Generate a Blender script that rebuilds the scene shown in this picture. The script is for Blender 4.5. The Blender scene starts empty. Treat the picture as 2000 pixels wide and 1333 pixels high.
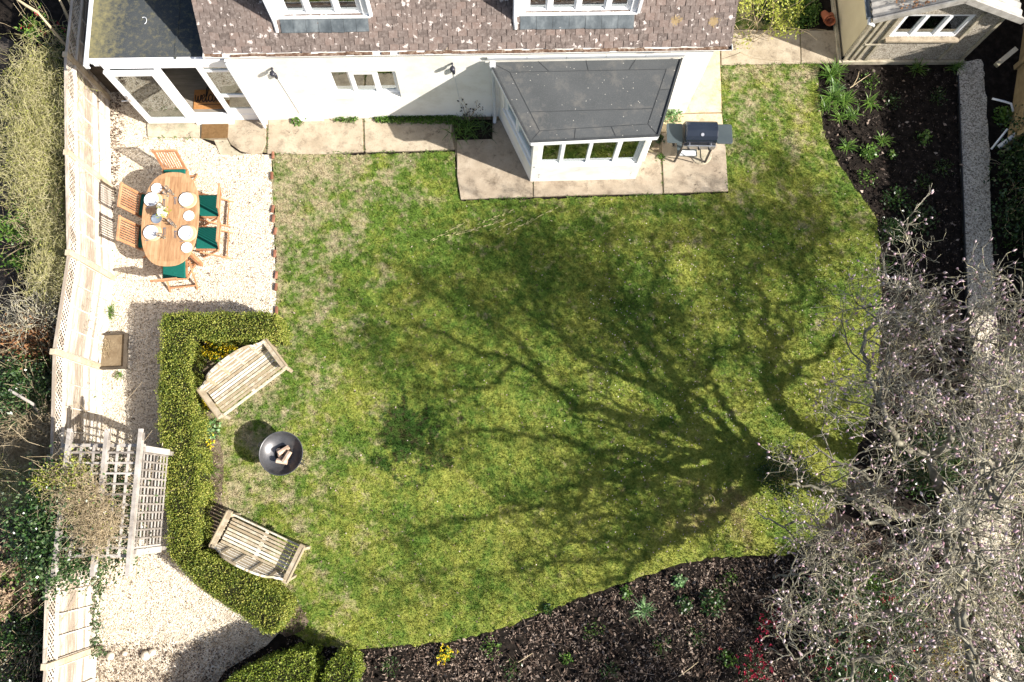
import bpy, math, random
import numpy as np
from mathutils import Vector, Matrix
R_ = math.radians
rng = np.random.default_rng(7)
random.seed(7)
SC = bpy.context.scene
COL = SC.collection

# ---------------------------------------------------------------- camera
H = 15.0
F = 1555.0
CAMR = np.array([[0.99987599, -0.00316, -0.01542794], [0.0, 0.97966149, -0.20065735], [0.01574823, 0.20063247, 0.97954]])
cd = bpy.data.cameras.new('camera'); cam = bpy.data.objects.new('camera', cd); COL.objects.link(cam)
cd.sensor_fit = 'HORIZONTAL'; cd.sensor_width = 36.0; cd.lens = 36.0 * F / 2000.0
cd.clip_end = 500.0; cd.clip_start = 0.1
m4 = Matrix([list(CAMR[0]) + [0], list(CAMR[1]) + [0], list(CAMR[2]) + [H], [0, 0, 0, 1]])
cam.matrix_world = m4
SC.camera = cam

# ---------------------------------------------------------------- sky and sun
SUN_EL, SUN_DX, SUN_DY = R_(36.5), 0.925, -0.38
SC.world = bpy.data.worlds.new('World'); SC.world.use_nodes = True
wn = SC.world.node_tree.nodes; wl = SC.world.node_tree.links
bg = wn['Background']; bg.inputs['Strength'].default_value = 0.08
sky = wn.new('ShaderNodeTexSky'); sky.sky_type = 'NISHITA'; sky.sun_disc = False
sky.dust_density = 2.5; sky.ozone_density = .4; sky.sun_elevation = SUN_EL; sky.sun_rotation = math.atan2(SUN_DX, SUN_DY)
wl.new(sky.outputs[0], bg.inputs['Color'])
sl = bpy.data.lights.new('sun', 'SUN'); sl.energy = 5.0; sl.angle = R_(0.53); sl.color = (1.0, 0.95, 0.87)
sun = bpy.data.objects.new('sun', sl); COL.objects.link(sun)
sv = Vector((SUN_DX * math.cos(SUN_EL), SUN_DY * math.cos(SUN_EL), math.sin(SUN_EL)))
sun.rotation_euler = sv.to_track_quat('Z', 'Y').to_euler(); sun.location = (12, -5, 12)
SC.view_settings.view_transform = 'Standard'; SC.view_settings.look = 'None'
SC.view_settings.exposure = 1.10; SC.view_settings.gamma = 1.0
COT = math.cos(SUN_EL) / math.sin(SUN_EL)

# ---------------------------------------------------------------- helpers
def W(px, py, z=0.0):
    """ground plan position (x, y) of a point of height z sighted at that bearing"""
    d = CAMR @ np.array([px - 1000.0, 666.5 - py, -F]); t = (z - H) / d[2]
    return (float(d[0] * t), float(d[1] * t))
def W3(px, py, z=0.0):
    a = W(px, py, z); return np.array([a[0], a[1], z])
def SH(px, py, h):
    """point at height h whose shadow falls on the sighted lawn point"""
    a = W(px, py, 0); return np.array([a[0] + h * COT * SUN_DX, a[1] + h * COT * SUN_DY, h])

def tag(o, label, cat, group=None):
    o['label'] = label; o['category'] = cat
    if group: o['group'] = group
    return o
def st(o):
    o['kind'] = 'structure'; return o
def stuff(o, label, cat):
    o['label'] = label; o['category'] = cat; o['kind'] = 'stuff'; return o
def empty(name, loc=(0, 0, 0), rz=0.0):
    o = bpy.data.objects.new(name, None); COL.objects.link(o); o.location = loc; o.rotation_euler = (0, 0, rz)
    o.empty_display_size = .2
    return o
def link_mesh(name, V, Fc, mat, parent=None, world=False, smooth=False, bevel=0.0):
    V = np.asarray(V, dtype=float)
    loc = None
    if parent is None:
        mn = V.min(0); mx = V.max(0); loc = np.array([(mn[0] + mx[0]) / 2, (mn[1] + mx[1]) / 2, mn[2]]); V = V - loc
    elif world:
        V = V - np.array(parent.location); a = -parent.rotation_euler[2]
        x = V[:, 0] * math.cos(a) - V[:, 1] * math.sin(a); y = V[:, 0] * math.sin(a) + V[:, 1] * math.cos(a)
        V = np.stack([x, y, V[:, 2]], 1)
    me = bpy.data.meshes.new(name)
    if isinstance(Fc, np.ndarray):
        k = Fc.shape[1]; n = Fc.shape[0]
        me.vertices.add(len(V)); me.vertices.foreach_set('co', V.ravel())
        me.loops.add(n * k); me.loops.foreach_set('vertex_index', Fc.ravel().astype(np.int32))
        me.polygons.add(n); me.polygons.foreach_set('loop_start', np.arange(0, n * k, k, dtype=np.int32))
        me.update(calc_edges=True)
    else:
        me.from_pydata([tuple(v) for v in V], [], Fc); me.update()
    if smooth: me.polygons.foreach_set('use_smooth', [True] * len(me.polygons))
    me.materials.append(mat)
    o = bpy.data.objects.new(name, me); COL.objects.link(o)
    if parent is not None: o.parent = parent
    else: o.location = loc
    if bevel > 0:
        b = o.modifiers.new('bevel', 'BEVEL'); b.width = bevel; b.segments = 2; b.limit_method = 'ANGLE'
    return o

class MB:
    def __init__(s): s.v = []; s.f = []
    def add(s, vs, fs):
        b = len(s.v); s.v += [tuple(map(float, p)) for p in vs]; s.f += [tuple(i + b for i in f) for f in fs]
    def box(s, c, d, rz=0.0, rx=0.0):
        M = Matrix.Rotation(rz, 3, 'Z') @ Matrix.Rotation(rx, 3, 'X')
        vs = []
        for dz in (-.5, .5):
            for dx, dy in ((-.5, -.5), (.5, -.5), (.5, .5), (-.5, .5)):
                vs.append(Vector(c) + M @ Vector((dx * d[0], dy * d[1], dz * d[2])))
        s.add(vs, [(3, 2, 1, 0), (4, 5, 6, 7), (0, 1, 5, 4), (1, 2, 6, 5), (2, 3, 7, 6), (3, 0, 4, 7)])
    def bx(s, x0, x1, y0, y1, z0, z1):
        s.box(((x0 + x1) / 2, (y0 + y1) / 2, (z0 + z1) / 2), (abs(x1 - x0), abs(y1 - y0), abs(z1 - z0)))
    def beam(s, a, b, w, h, up=(0, 0, 1)):
        a = Vector(a); b = Vector(b); d = (b - a).normalized(); u = Vector(up)
        sd = d.cross(u)
        if sd.length < 1e-4: sd = d.cross(Vector((0, 1, 0)))
        sd.normalize(); u = sd.cross(d)
        vs = []
        for p in (a, b):
            for i, j in ((-.5, -.5), (.5, -.5), (.5, .5), (-.5, .5)): vs.append(p + sd * w * i + u * h * j)
        s.add(vs, [(3, 2, 1, 0), (4, 5, 6, 7), (0, 1, 5, 4), (1, 2, 6, 5), (2, 3, 7, 6), (3, 0, 4, 7)])
    def tube(s, pts, r, n=8, cap=True):
        pts = [Vector(p) for p in pts]
        if not hasattr(r, '__len__'): r = [r] * len(pts)
        rings = []
        prev = None
        for i, p in enumerate(pts):
            d = (pts[min(i + 1, len(pts) - 1)] - pts[max(i - 1, 0)]).normalized()
            if prev is None:
                a = d.cross(Vector((0, 0, 1)))
                if a.length < .05: a = d.cross(Vector((0, 1, 0)))
            else:
                a = prev - d * prev.dot(d)
            a.normalize(); prev = a; b = d.cross(a)
            rings.append([p + (a * math.cos(2 * math.pi * k / n) + b * math.sin(2 * math.pi * k / n)) * r[i] for k in range(n)])
        vs = [v for rg in rings for v in rg]; fs = []
        for i in range(len(pts) - 1):
            for k in range(n):
                fs.append((i * n + k, i * n + (k + 1) % n, (i + 1) * n + (k + 1) % n, (i + 1) * n + k))
        if cap: fs.append(tuple(range(n))[::-1]); fs.append(tuple((len(pts) - 1) * n + k for k in range(n)))
        s.add(vs, fs)
    def prism(s, poly, z0, z1):
        n = len(poly)
        vs = [(p[0], p[1], z0) for p in poly] + [(p[0], p[1], z1) for p in poly]
        ar = sum(poly[i][0] * poly[(i + 1) % n][1] - poly[(i + 1) % n][0] * poly[i][1] for i in range(n))
        if ar < 0: vs = vs[:n][::-1] + vs[n:][::-1]
        s.add(vs, [tuple(range(n))[::-1], tuple(range(n, 2 * n))] + [(i, (i + 1) % n, n + (i + 1) % n, n + i) for i in range(n)])
    def slab(s, p4, z4, th):
        """sloping quad slab"""
        vs = [(p[0], p[1], z - th) for p, z in zip(p4, z4)] + [(p[0], p[1], z) for p, z in zip(p4, z4)]
        n = len(p4)
        s.add(vs, [tuple(range(n))[::-1], tuple(range(n, 2 * n))] + [(i, (i + 1) % n, n + (i + 1) % n, n + i) for i in range(n)])
    def lathe(s, prof, c=(0, 0, 0), n=24, close=False):
        vs = []; fs = []; m = len(prof)
        for r, z in prof:
            for k in range(n):
                a = 2 * math.pi * k / n; vs.append((c[0] + r * math.cos(a), c[1] + r * math.sin(a), c[2] + z))
        for i in range(m - 1):
            for k in range(n): fs.append((i * n + k, i * n + (k + 1) % n, (i + 1) * n + (k + 1) % n, (i + 1) * n + k))
        if close:
            for k in range(n): fs.append(((m - 1) * n + k, (m - 1) * n + (k + 1) % n, (k + 1) % n, k))
        s.add(vs, fs)
    def build(s, name, mat, parent=None, world=False, smooth=False, bevel=0.0):
        return link_mesh(name, s.v, s.f, mat, parent, world, smooth, bevel)

# ---------------------------------------------------------------- materials
def ramp(N, pts):
    r = N.new('ShaderNodeValToRGB'); e = r.color_ramp.elements
    while len(e) < len(pts): e.new(0.5)
    for i, (p, c) in enumerate(pts): e[i].position = p; e[i].color = (c[0], c[1], c[2], 1)
    return r
def base(name, rough=.7, spec=.3, metal=0.0):
    m = bpy.data.materials.new(name); m.use_nodes = True
    N = m.node_tree.nodes; L = m.node_tree.links; b = N['Principled BSDF']
    b.inputs['Roughness'].default_value = rough; b.inputs['Metallic'].default_value = metal
    b.inputs['Specular IOR Level'].default_value = spec
    return m, N, L, b
def noise(N, L, scale, detail=5, rough=.6, vec=None):
    n = N.new('ShaderNodeTexNoise'); n.inputs['Scale'].default_value = scale; n.inputs['Detail'].default_value = detail
    n.inputs['Roughness'].default_value = rough
    if vec is not None: L.new(vec, n.inputs['Vector'])
    return n
def mixc(N, L, fac, a, b, mode='MIX'):
    m = N.new('ShaderNodeMix'); m.data_type = 'RGBA'; m.blend_type = mode
    for s, k in ((fac, 0), (a, 6), (b, 7)):
        if hasattr(s, 'links'): L.new(s, m.inputs[k])
        elif k == 0: m.inputs[0].default_value = s
        else: m.inputs[k].default_value = (s[0], s[1], s[2], 1)
    return m.outputs[2]
def math_(N, L, op, a, b=0.0, clamp=False):
    m = N.new('ShaderNodeMath'); m.operation = op; m.use_clamp = clamp
    for s, k in ((a, 0), (b, 1)):
        if hasattr(s, 'links'): L.new(s, m.inputs[k])
        else: m.inputs[k].default_value = s
    return m.outputs[0]
def pos(N): return N.new('ShaderNodeNewGeometry').outputs['Position']
def objc(N): return N.new('ShaderNodeTexCoord').outputs['Object']
def bump(N, L, b, h, st_=.3, dist=.01):
    n = N.new('ShaderNodeBump'); n.inputs['Strength'].default_value = st_; n.inputs['Distance'].default_value = dist
    L.new(h, n.inputs['Height']); L.new(n.outputs[0], b.inputs['Normal'])
def mat_noise(name, cols, scale=3, rough=.7, spec=.3, bmp=.0, bscale=None, metal=0, stretch=None, isl=0.0, detail=6, world=True):
    m, N, L, b = base(name, rough, spec, metal)
    v = pos(N) if world else objc(N)
    if stretch:
        mp = N.new('ShaderNodeMapping'); mp.inputs['Scale'].default_value = stretch; L.new(v, mp.inputs['Vector']); v = mp.outputs[0]
    n = noise(N, L, scale, detail, .65, v)
    k = len(cols)
    r = ramp(N, [(.3 + .4 * i / max(1, k - 1), c) for i, c in enumerate(cols)])
    f = n.outputs['Fac']
    if isl > 0:
        g = N.new('ShaderNodeNewGeometry')
        f = math_(N, L, 'ADD', f, math_(N, L, 'MULTIPLY', math_(N, L, 'SUBTRACT', g.outputs['Random Per Island'], .5), isl))
    L.new(f, r.inputs[0]); L.new(r.outputs[0], b.inputs['Base Color'])
    if bmp:
        n2 = noise(N, L, bscale or scale * 6, 4, .6, v); bump(N, L, b, n2.outputs['Fac'], bmp, .01)
    return m
def mat_leaf(name, cols, rough=.5, spec=.4, trans=.25):
    m, N, L, b = base(name, rough, spec)
    g = N.new('ShaderNodeNewGeometry'); k = len(cols)
    r = ramp(N, [(i / max(1, k - 1), c) for i, c in enumerate(cols)]); nz = noise(N, L, 3.5, 4, .65, pos(N)).outputs['Fac']
    fz = math_(N, L, 'ADD', math_(N, L, 'MULTIPLY', g.outputs['Random Per Island'], .75), math_(N, L, 'MULTIPLY', math_(N, L, 'SUBTRACT', nz, .37), 1.1), True)
    L.new(fz, r.inputs[0])
    L.new(r.outputs[0], b.inputs['Base Color'])
    if trans:
        t = N.new('ShaderNodeBsdfTranslucent'); L.new(r.outputs[0], t.inputs['Color'])
        mx = N.new('ShaderNodeMixShader'); mx.inputs[0].default_value = trans
        L.new(b.outputs[0], mx.inputs[1]); L.new(t.outputs[0], mx.inputs[2]); L.new(mx.outputs[0], N['Material Output'].inputs[0])
    return m

def lawn_colour(N, L):
    v = pos(N); sx = N.new('ShaderNodeSeparateXYZ'); L.new(v, sx.inputs[0]); X = sx.outputs[0]; Y = sx.outputs[1]
    big = noise(N, L, .9, 3, .6, v).outputs['Fac']; mid = noise(N, L, 3.2, 5, .65, v).outputs['Fac']; fine = noise(N, L, 26, 4, .7, v).outputs['Fac']
    green = mixc(N, L, math_(N, L, 'MULTIPLY', math_(N, L, 'SUBTRACT', fine, .3), 2.2, True), (.040, .088, .011), (.150, .225, .036))
    yel = mixc(N, L, math_(N, L, 'MULTIPLY', math_(N, L, 'SUBTRACT', fine, .3), 2.2, True), (.135, .155, .017), (.375, .385, .088))
    # mossy yellow grows towards the south and east of the lawn
    g1 = math_(N, L, 'ADD', math_(N, L, 'MULTIPLY', X, .015), math_(N, L, 'MULTIPLY', Y, -.022))
    ym = math_(N, L, 'ADD', math_(N, L, 'ADD', math_(N, L, 'MULTIPLY', mid, .8), math_(N, L, 'MULTIPLY', big, 1.3)), g1)
    m9 = noise(N, L, 8.5, 3, .6, v).outputs['Fac']; ym = math_(N, L, 'ADD', ym, math_(N, L, 'MULTIPLY', math_(N, L, 'SUBTRACT', m9, .5), .8))
    ym = math_(N, L, 'MULTIPLY', math_(N, L, 'SUBTRACT', ym, .82), 2.3, True)
    c = mixc(N, L, ym, green, yel)
    # bare thatch patches: north-west part and beside the patio
    th = noise(N, L, 1.9, 6, .7, v).outputs['Fac']
    xl = math_(N, L, 'MULTIPLY', math_(N, L, 'SUBTRACT', -1.2, X), .06, True)
    yt = math_(N, L, 'MULTIPLY', math_(N, L, 'SUBTRACT', Y, 4.0), .04, True)
    tm = math_(N, L, 'ADD', th, math_(N, L, 'ADD', xl, yt))
    tm = math_(N, L, 'MULTIPLY', math_(N, L, 'SUBTRACT', math_(N, L, 'ADD', tm, math_(N, L, 'MULTIPLY', math_(N, L, 'SUBTRACT', m9, .5), .5)), .61), 4.5, True)
    tm = math_(N, L, 'MULTIPLY', tm, .85)
    c = mixc(N, L, tm, c, mixc(N, L, fine, (.22, .175, .10), (.54, .45, .32)))
    # re-seeded disc where a stump was taken out
    cx, cy = W(795, 850)
    dx = math_(N, L, 'SUBTRACT', X, cx); dy = math_(N, L, 'SUBTRACT', Y, cy)
    d2 = math_(N, L, 'SQRT', math_(N, L, 'ADD', math_(N, L, 'MULTIPLY', dx, dx), math_(N, L, 'MULTIPLY', dy, dy)))
    dm = math_(N, L, 'ADD', math_(N, L, 'SUBTRACT', 1.05, d2), math_(N, L, 'MULTIPLY', math_(N, L, 'SUBTRACT', noise(N, L, 2.3, 6, .75, v).outputs['Fac'], .5), 4.6))
    dm = math_(N, L, 'MULTIPLY', math_(N, L, 'SUBTRACT', dm, .2), 2.6, True)
    disc = mixc(N, L, math_(N, L, 'MULTIPLY', math_(N, L, 'SUBTRACT', noise(N, L, 9, 4, .7, v).outputs['Fac'], .50), 9, True), (.014, .050, .006), (.022, .014, .010))
    c = mixc(N, L, math_(N, L, 'MULTIPLY', dm, .85), c, disc)
    wx, wy = W(1400, 1000); ex = math_(N, L, 'SUBTRACT', X, wx); ey = math_(N, L, 'SUBTRACT', Y, wy)
    e2 = math_(N, L, 'SQRT', math_(N, L, 'ADD', math_(N, L, 'MULTIPLY', math_(N, L, 'MULTIPLY', ex, ex), .35), math_(N, L, 'MULTIPLY', ey, ey)))
    em = math_(N, L, 'MULTIPLY', math_(N, L, 'ADD', math_(N, L, 'SUBTRACT', .55, e2), math_(N, L, 'MULTIPLY', math_(N, L, 'SUBTRACT', th, .5), 3.5)), 1.6, True)
    c = mixc(N, L, math_(N, L, 'MULTIPLY', em, .75), c, mixc(N, L, fine, (.12, .085, .03), (.34, .26, .13)))
    # small worn brown spots
    ws = noise(N, L, 5.5, 5, .7, v).outputs['Fac']
    c = mixc(N, L, math_(N, L, 'MULTIPLY', math_(N, L, 'MULTIPLY', math_(N, L, 'SUBTRACT', ws, .60), 9, True), .7), c, mixc(N, L, fine, (.10, .07, .045), (.36, .27, .18)))
    return c, fine

def mk_lawn(name, leaf):
    m, N, L, b = base(name, .75, .15)
    c, fine = lawn_colour(N, L)
    if leaf:
        g = N.new('ShaderNodeNewGeometry')
        k = math_(N, L, 'ADD', math_(N, L, 'MULTIPLY', g.outputs['Random Per Island'], 1.0), .75)
        cc = N.new('ShaderNodeCombineColor')
        for i in range(3): L.new(k, cc.inputs[i])
        c = mixc(N, L, 1.0, c, cc.outputs[0], 'MULTIPLY')
        t = N.new('ShaderNodeBsdfTranslucent'); L.new(c, t.inputs['Color'])
        mx = N.new('ShaderNodeMixShader'); mx.inputs[0].default_value = .3
        L.new(b.outputs[0], mx.inputs[1]); L.new(t.outputs[0], mx.inputs[2]); L.new(mx.outputs[0], N['Material Output'].inputs[0])
    else:
        bump(N, L, b, fine, .8, .03)
    L.new(c, b.inputs['Base Color'])
    return m
M = {}
M['lawn'] = mk_lawn('lawn_turf', False); M['blade'] = mk_lawn('grass_blades', True)

def mk_gravel():
    m, N, L, b = base('gravel', .8, .2)
    v = pos(N)
    vo = N.new('ShaderNodeTexVoronoi'); vo.inputs['Scale'].default_value = 55; L.new(v, vo.inputs['Vector'])
    sp = N.new('ShaderNodeSeparateColor'); L.new(vo.outputs['Color'], sp.inputs[0])
    r = ramp(N, [(0, (.15, .12, .09)), (.10, (.38, .32, .24)), (.35, (.57, .49, .38)), (1, (.78, .72, .62))]); L.new(sp.outputs[0], r.inputs[0])
    n = noise(N, L, 4, 5, .7, v).outputs['Fac']
    sx = N.new('ShaderNodeSeparateXYZ'); L.new(v, sx.inputs[0])
    # leaf mould gathers towards the south end
    so = math_(N, L, 'MULTIPLY', math_(N, L, 'SUBTRACT', -1.2, sx.outputs[1]), .16, True)
    d = math_(N, L, 'MULTIPLY', math_(N, L, 'SUBTRACT', math_(N, L, 'ADD', n, so), .60), 4, True)
    c = mixc(N, L, math_(N, L, 'MULTIPLY', d, .7), r.outputs[0], (.24, .19, .13))
    L.new(c, b.inputs['Base Color']); bump(N, L, b, vo.outputs['Distance'], .6, .02)
    return m
M['gravel'] = mk_gravel()
M['pebble'] = mat_leaf('pebbles', [(.10, .075, .05), (.34, .27, .19), (.60, .51, .39), (.72, .64, .52), (.82, .75, .65)], .8, .2, 0)
M['soil'] = mat_noise('garden_soil', [(.006, .005, .004), (.014, .011, .009), (.032, .025, .020)], 7, .95, .1, .9, 30)
M['chips'] = mat_leaf('bark_chips', [(.010, .008, .006), (.022, .016, .012), (.05, .037, .03), (.16, .13, .11)], .9, .1, 0)
M['litter'] = mat_leaf('leaf_litter', [(.022, .015, .011), (.085, .056, .042), (.20, .15, .118), (.42, .34, .28)], .85, .15, 0)
def mk_stone(name, a, b_, c_, green=0.0):
    m, N, L, b = base(name, .85, .2)
    v = pos(N); n = noise(N, L, 1.6, 7, .7, v).outputs['Fac']; r = ramp(N, [(.3, a), (.5, b_), (.7, c_)]); L.new(n, r.inputs[0])
    n2 = noise(N, L, 38, 4, .7, v).outputs['Fac']
    c = mixc(N, L, math_(N, L, 'MULTIPLY', math_(N, L, 'SUBTRACT', n2, .58), 5, True), r.outputs[0], (.10, .08, .06))
    n4 = noise(N, L, 5, 5, .75, v).outputs['Fac']
    c = mixc(N, L, math_(N, L, 'MULTIPLY', math_(N, L, 'SUBTRACT', n4, .50), 3.4, True), c, (.13, .10, .07))
    if green:
        n3 = noise(N, L, 3, 5, .7, v).outputs['Fac']
        c = mixc(N, L, math_(N, L, 'MULTIPLY', math_(N, L, 'SUBTRACT', n3, .5), 3 * green, True), c, (.16, .17, .11))
    vo = N.new('ShaderNodeTexVoronoi'); vo.feature = 'DISTANCE_TO_EDGE'; vo.inputs['Scale'].default_value = .75
    wv = N.new('ShaderNodeVectorMath'); wv.operation = 'ADD'; nn = noise(N, L, 2.5, 4, .6, v)
    L.new(v, wv.inputs[0]); L.new(nn.outputs['Color'], wv.inputs[1]); L.new(wv.outputs[0], vo.inputs['Vector'])
    cr = math_(N, L, 'MULTIPLY', math_(N, L, 'LESS_THAN', vo.outputs['Distance'], .003), math_(N, L, 'GREATER_THAN', n4, .56))
    c = mixc(N, L, cr, c, (.07, .055, .04))
    L.new(c, b.inputs['Base Color']); bump(N, L, b, n2, .35, .01)
    return m
M['stone'] = mk_stone('paving_concrete', (.27, .22, .155), (.37, .31, .23), (.46, .395, .30))
M['stone_pink'] = mk_stone('patio_concrete', (.24, .19, .14), (.34, .28, .21), (.43, .365, .285))
M['stone_green'] = mk_stone('mossy_paving', (.32, .28, .20), (.42, .37, .28), (.52, .47, .37), 1)
M['stone_pale'] = mk_stone('pale_paving', (.42, .33, .2), (.55, .44, .28), (.62, .51, .35))
M['agg'] = mat_leaf('agg', [(.2, .2, .2)], .9, .1, 0)
def mk_agg(name, cols, scale):
    m, N, L, b = base(name, .9, .15)
    v = pos(N); vo = N.new('ShaderNodeTexVoronoi'); vo.inputs['Scale'].default_value = scale; L.new(v, vo.inputs['Vector'])
    sp = N.new('ShaderNodeSeparateColor'); L.new(vo.outputs['Color'], sp.inputs[0])
    k = len(cols); r = ramp(N, [(i / (k - 1), c) for i, c in enumerate(cols)]); L.new(sp.outputs[0], r.inputs[0])
    n = noise(N, L, 2.5, 5, .7, v).outputs['Fac']
    c = mixc(N, L, math_(N, L, 'MULTIPLY', math_(N, L, 'SUBTRACT', n, .5), 2, True), r.outputs[0], (.12, .11, .09))
    L.new(c, b.inputs['Base Color']); bump(N, L, b, vo.outputs['Distance'], .5, .015)
    return m
M['agg'] = mk_agg('exposed_aggregate', [(.17, .14, .10), (.52, .46, .37), (.74, .67, .55)], 45)
M['dash'] = mk_agg('pebbledash', [(.16, .13, .10), (.42, .37, .30), (.62, .57, .48)], 70)
M['asphalt'] = mat_noise('old_tarmac', [(.035, .03, .026), (.06, .05, .042), (.10, .085, .07)], 3, .95, .1, .4, 60)
M['render'] = mat_noise('white_masonry_paint', [(.74, .72, .66), (.80, .785, .74), (.82, .81, .775)], 1.2, .85, .15, .25, 25)
def mk_render():
    m, N, L, b = base('white_masonry_paint', .85, .15)
    v = pos(N); n = noise(N, L, 1.6, 6, .7, v).outputs['Fac']; r = ramp(N, [(.3, (.66, .63, .56)), (.5, (.79, .77, .72)), (.7, (.82, .81, .775))]); L.new(n, r.inputs[0]); L.new(r.outputs[0], b.inputs['Base Color'])
    sx = N.new('ShaderNodeSeparateXYZ'); L.new(v, sx.inputs[0]); cx = N.new('ShaderNodeCombineXYZ'); L.new(sx.outputs[0], cx.inputs[0]); L.new(sx.outputs[2], cx.inputs[1])
    bt = N.new('ShaderNodeTexBrick'); bt.inputs['Scale'].default_value = 1; bt.inputs['Brick Width'].default_value = .225; bt.inputs['Row Height'].default_value = .075; bt.inputs['Mortar Size'].default_value = .006
    bt.inputs[1].default_value = (1, 1, 1, 1); bt.inputs[2].default_value = (.9, .9, .9, 1); bt.inputs[3].default_value = (0, 0, 0, 1)
    L.new(cx.outputs[0], bt.inputs['Vector']); bump(N, L, b, bt.outputs['Color'], .35, .006)
    return m
M['render'] = mk_render()
M['cream'] = mat_noise('cream_paint', [(.50, .43, .29), (.58, .51, .36)], 2, .6, .3)
M['upvc'] = mat_noise('white_upvc', [(.80, .81, .83), (.84, .85, .86)], 2, .35, .5)
M['greywhite'] = mat_noise('weathered_white_plastic', [(.48, .50, .53), (.66, .68, .70)], 3, .45, .4)
M['gutter'] = mat_noise('gutter_plastic', [(.66, .64, .60), (.80, .79, .77)], 4, .45, .4)
M['gutdirt'] = mat_noise('gutter_debris', [(.05, .03, .02), (.16, .10, .07), (.35, .3, .24)], 14, .95, .1, .6)
M['lead'] = mat_noise('lead_flashing', [(.045, .055, .062), (.085, .10, .11), (.16, .18, .19)], 5, .5, .5, .2, 12, .1, (1, .25, 1))
M['deck'] = mat_noise('roof_underlay', [(.02, .017, .015), (.035, .03, .026)], 4, .9, .1)
M['wood_in'] = mat_noise('interior_floor_boards', [(.17, .15, .125), (.24, .215, .18), (.30, .27, .235)], 5, .6, .3, 0, None, 0, (.6, 6, 1))
M['plaster'] = mat_noise('interior_plaster', [(.55, .54, .5), (.6, .59, .56)], 1, .9, .1)
M['carpet'] = mat_noise('interior_carpet', [(.46, .43, .38), (.55, .52, .46)], 8, .95, .05)
M['black'] = mat_noise('black_metal', [(.012, .013, .014), (.025, .026, .028)], 6, .35, .5)
M['bbqlid'] = mat_noise('black_enamel', [(.012, .016, .026), (.018, .024, .036)], 2, .14, .7)
M['bbqshelf'] = mat_noise('dark_grey_steel', [(.045, .058, .064), (.06, .075, .08)], 3, .4, .5)
M['chrome'] = mat_noise('brushed_steel', [(.55, .55, .56), (.7, .7, .71)], 5, .28, .5, 0, None, .9)
M['steel_grey'] = mat_noise('fire_pit_steel', [(.07, .07, .075), (.12, .12, .125), (.17, .165, .17)], 3.5, .38, .5, .05, 20, .6)
M['teak'] = mat_noise('oiled_teak', [(.32, .14, .065), (.42, .20, .10), (.50, .275, .15)], 5, .5, .35, .1, 30, 0, (1, 1, 1), .25)
M['table'] = mat_noise('teak_table_boards', [(.29, .155, .075), (.40, .235, .12), (.50, .32, .18)], 3.2, .45, .4, .05, 30, 0, (9, 1.2, 1), .3)
M['bench'] = mat_noise('silvered_bench_wood', [(.30, .24, .16), (.44, .39, .30), (.55, .51, .44)], 3, .75, .2, .2, 30, 0, (3, 3, 3), .7)
M['fencewood'] = mat_noise('bleached_fence_boards', [(.30, .25, .20), (.50, .44, .37), (.64, .59, .52)], 4.5, .85, .15, .3, 40, 0, (5, .7, 5), .55)
M['fencepost'] = mat_noise('fence_post_wood', [(.30, .24, .16), (.46, .38, .27), (.56, .49, .37)], 4, .85, .15, .3, 30)
M['pergola'] = mat_noise('grey_pergola_wood', [(.19, .165, .145), (.31, .28, .25), (.42, .39, .36)], 5, .85, .15, .3, 30, 0, None, .5)
M['darkwood'] = mat_noise('dark_timber', [(.05, .04, .03), (.10, .08, .06)], 4, .85, .15, .3, 30)
M['yellowwood'] = mat_noise('new_fence_boards', [(.34, .24, .12), (.48, .36, .19)], 4, .8, .15, .2, 30, 0, (4, 1, 4))
M['green_fabric'] = mat_noise('green_cushion_fabric', [(.004, .09, .07), (.006, .12, .095)], 30, .85, .2, .2, 300)
M['china'] = mat_noise('white_china', [(.84, .84, .85), (.87, .87, .88)], 2, .12, .5)
M['charger'] = mat_noise('cream_charger', [(.46, .33, .19), (.54, .40, .25)], 6, .5, .3)
M['grey_china'] = mat_noise('blue_grey_rim', [(.16, .19, .25), (.24, .28, .34)], 6, .2, .5)
M['napkin'] = mat_noise('navy_napkin', [(.10, .12, .19), (.16, .18, .26)], 20, .9, .1)
M['petal_w'] = mat_leaf('white_petals', [(.80, .80, .70), (.86, .86, .80), (.8, .82, .6)], .6, .3, .2)
M['petal_y'] = mat_leaf('yellow_petals', [(.62, .42, .01), (.75, .58, .02), (.82, .70, .08)], .6, .3, .25)
M['petal_r'] = mat_leaf('red_petals', [(.28, .01, .03), (.48, .02, .06), (.55, .06, .12)], .6, .3, .25)
M['petal_p'] = mat_leaf('pink_buds', [(.42, .23, .28), (.56, .39, .43), (.68, .54, .56), (.76, .66, .65)], .6, .3, .2)
M['coir'] = mat_noise('brown_coir_mat', [(.12, .07, .03), (.19, .115, .055)], 20, .95, .05, .6, 120)
M['coir_orange'] = mat_noise('orange_coir_mat', [(.36, .17, .06), (.44, .22, .09)], 20, .95, .05, .5, 120)
M['brick'] = mat_noise('red_brick', [(.18, .08, .05), (.30, .14, .09), (.44, .32, .24)], 6, .9, .1, .4, 40, 0, None, .5)
M['terracotta'] = mat_noise('terracotta', [(.30, .09, .045), (.42, .15, .08)], 8, .85, .15)
M['tank'] = mat_noise('green_tank_plastic', [(.008, .022, .030), (.012, .032, .040)], 2, .35, .4)
M['lamp'] = mat_noise('lamp_black', [(.02, .02, .03), (.03, .03, .045)], 5, .4, .4)
M['log'] = mat_noise('split_logs', [(.30, .20, .14), (.52, .39, .30), (.62, .5, .41)], 7, .9, .1, .3, 40, 0, (1, 1, 3), .4)
M['stonelog'] = mat_noise('pale_boulder', [(.42, .36, .28), (.6, .54, .45)], 7, .9, .1, .3, 40)
M['asb'] = mat_noise('corrugated_cement', [(.20, .19, .17), (.36, .34, .31), (.52, .50, .46)], 3.5, .9, .1, .4, 30)
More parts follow.
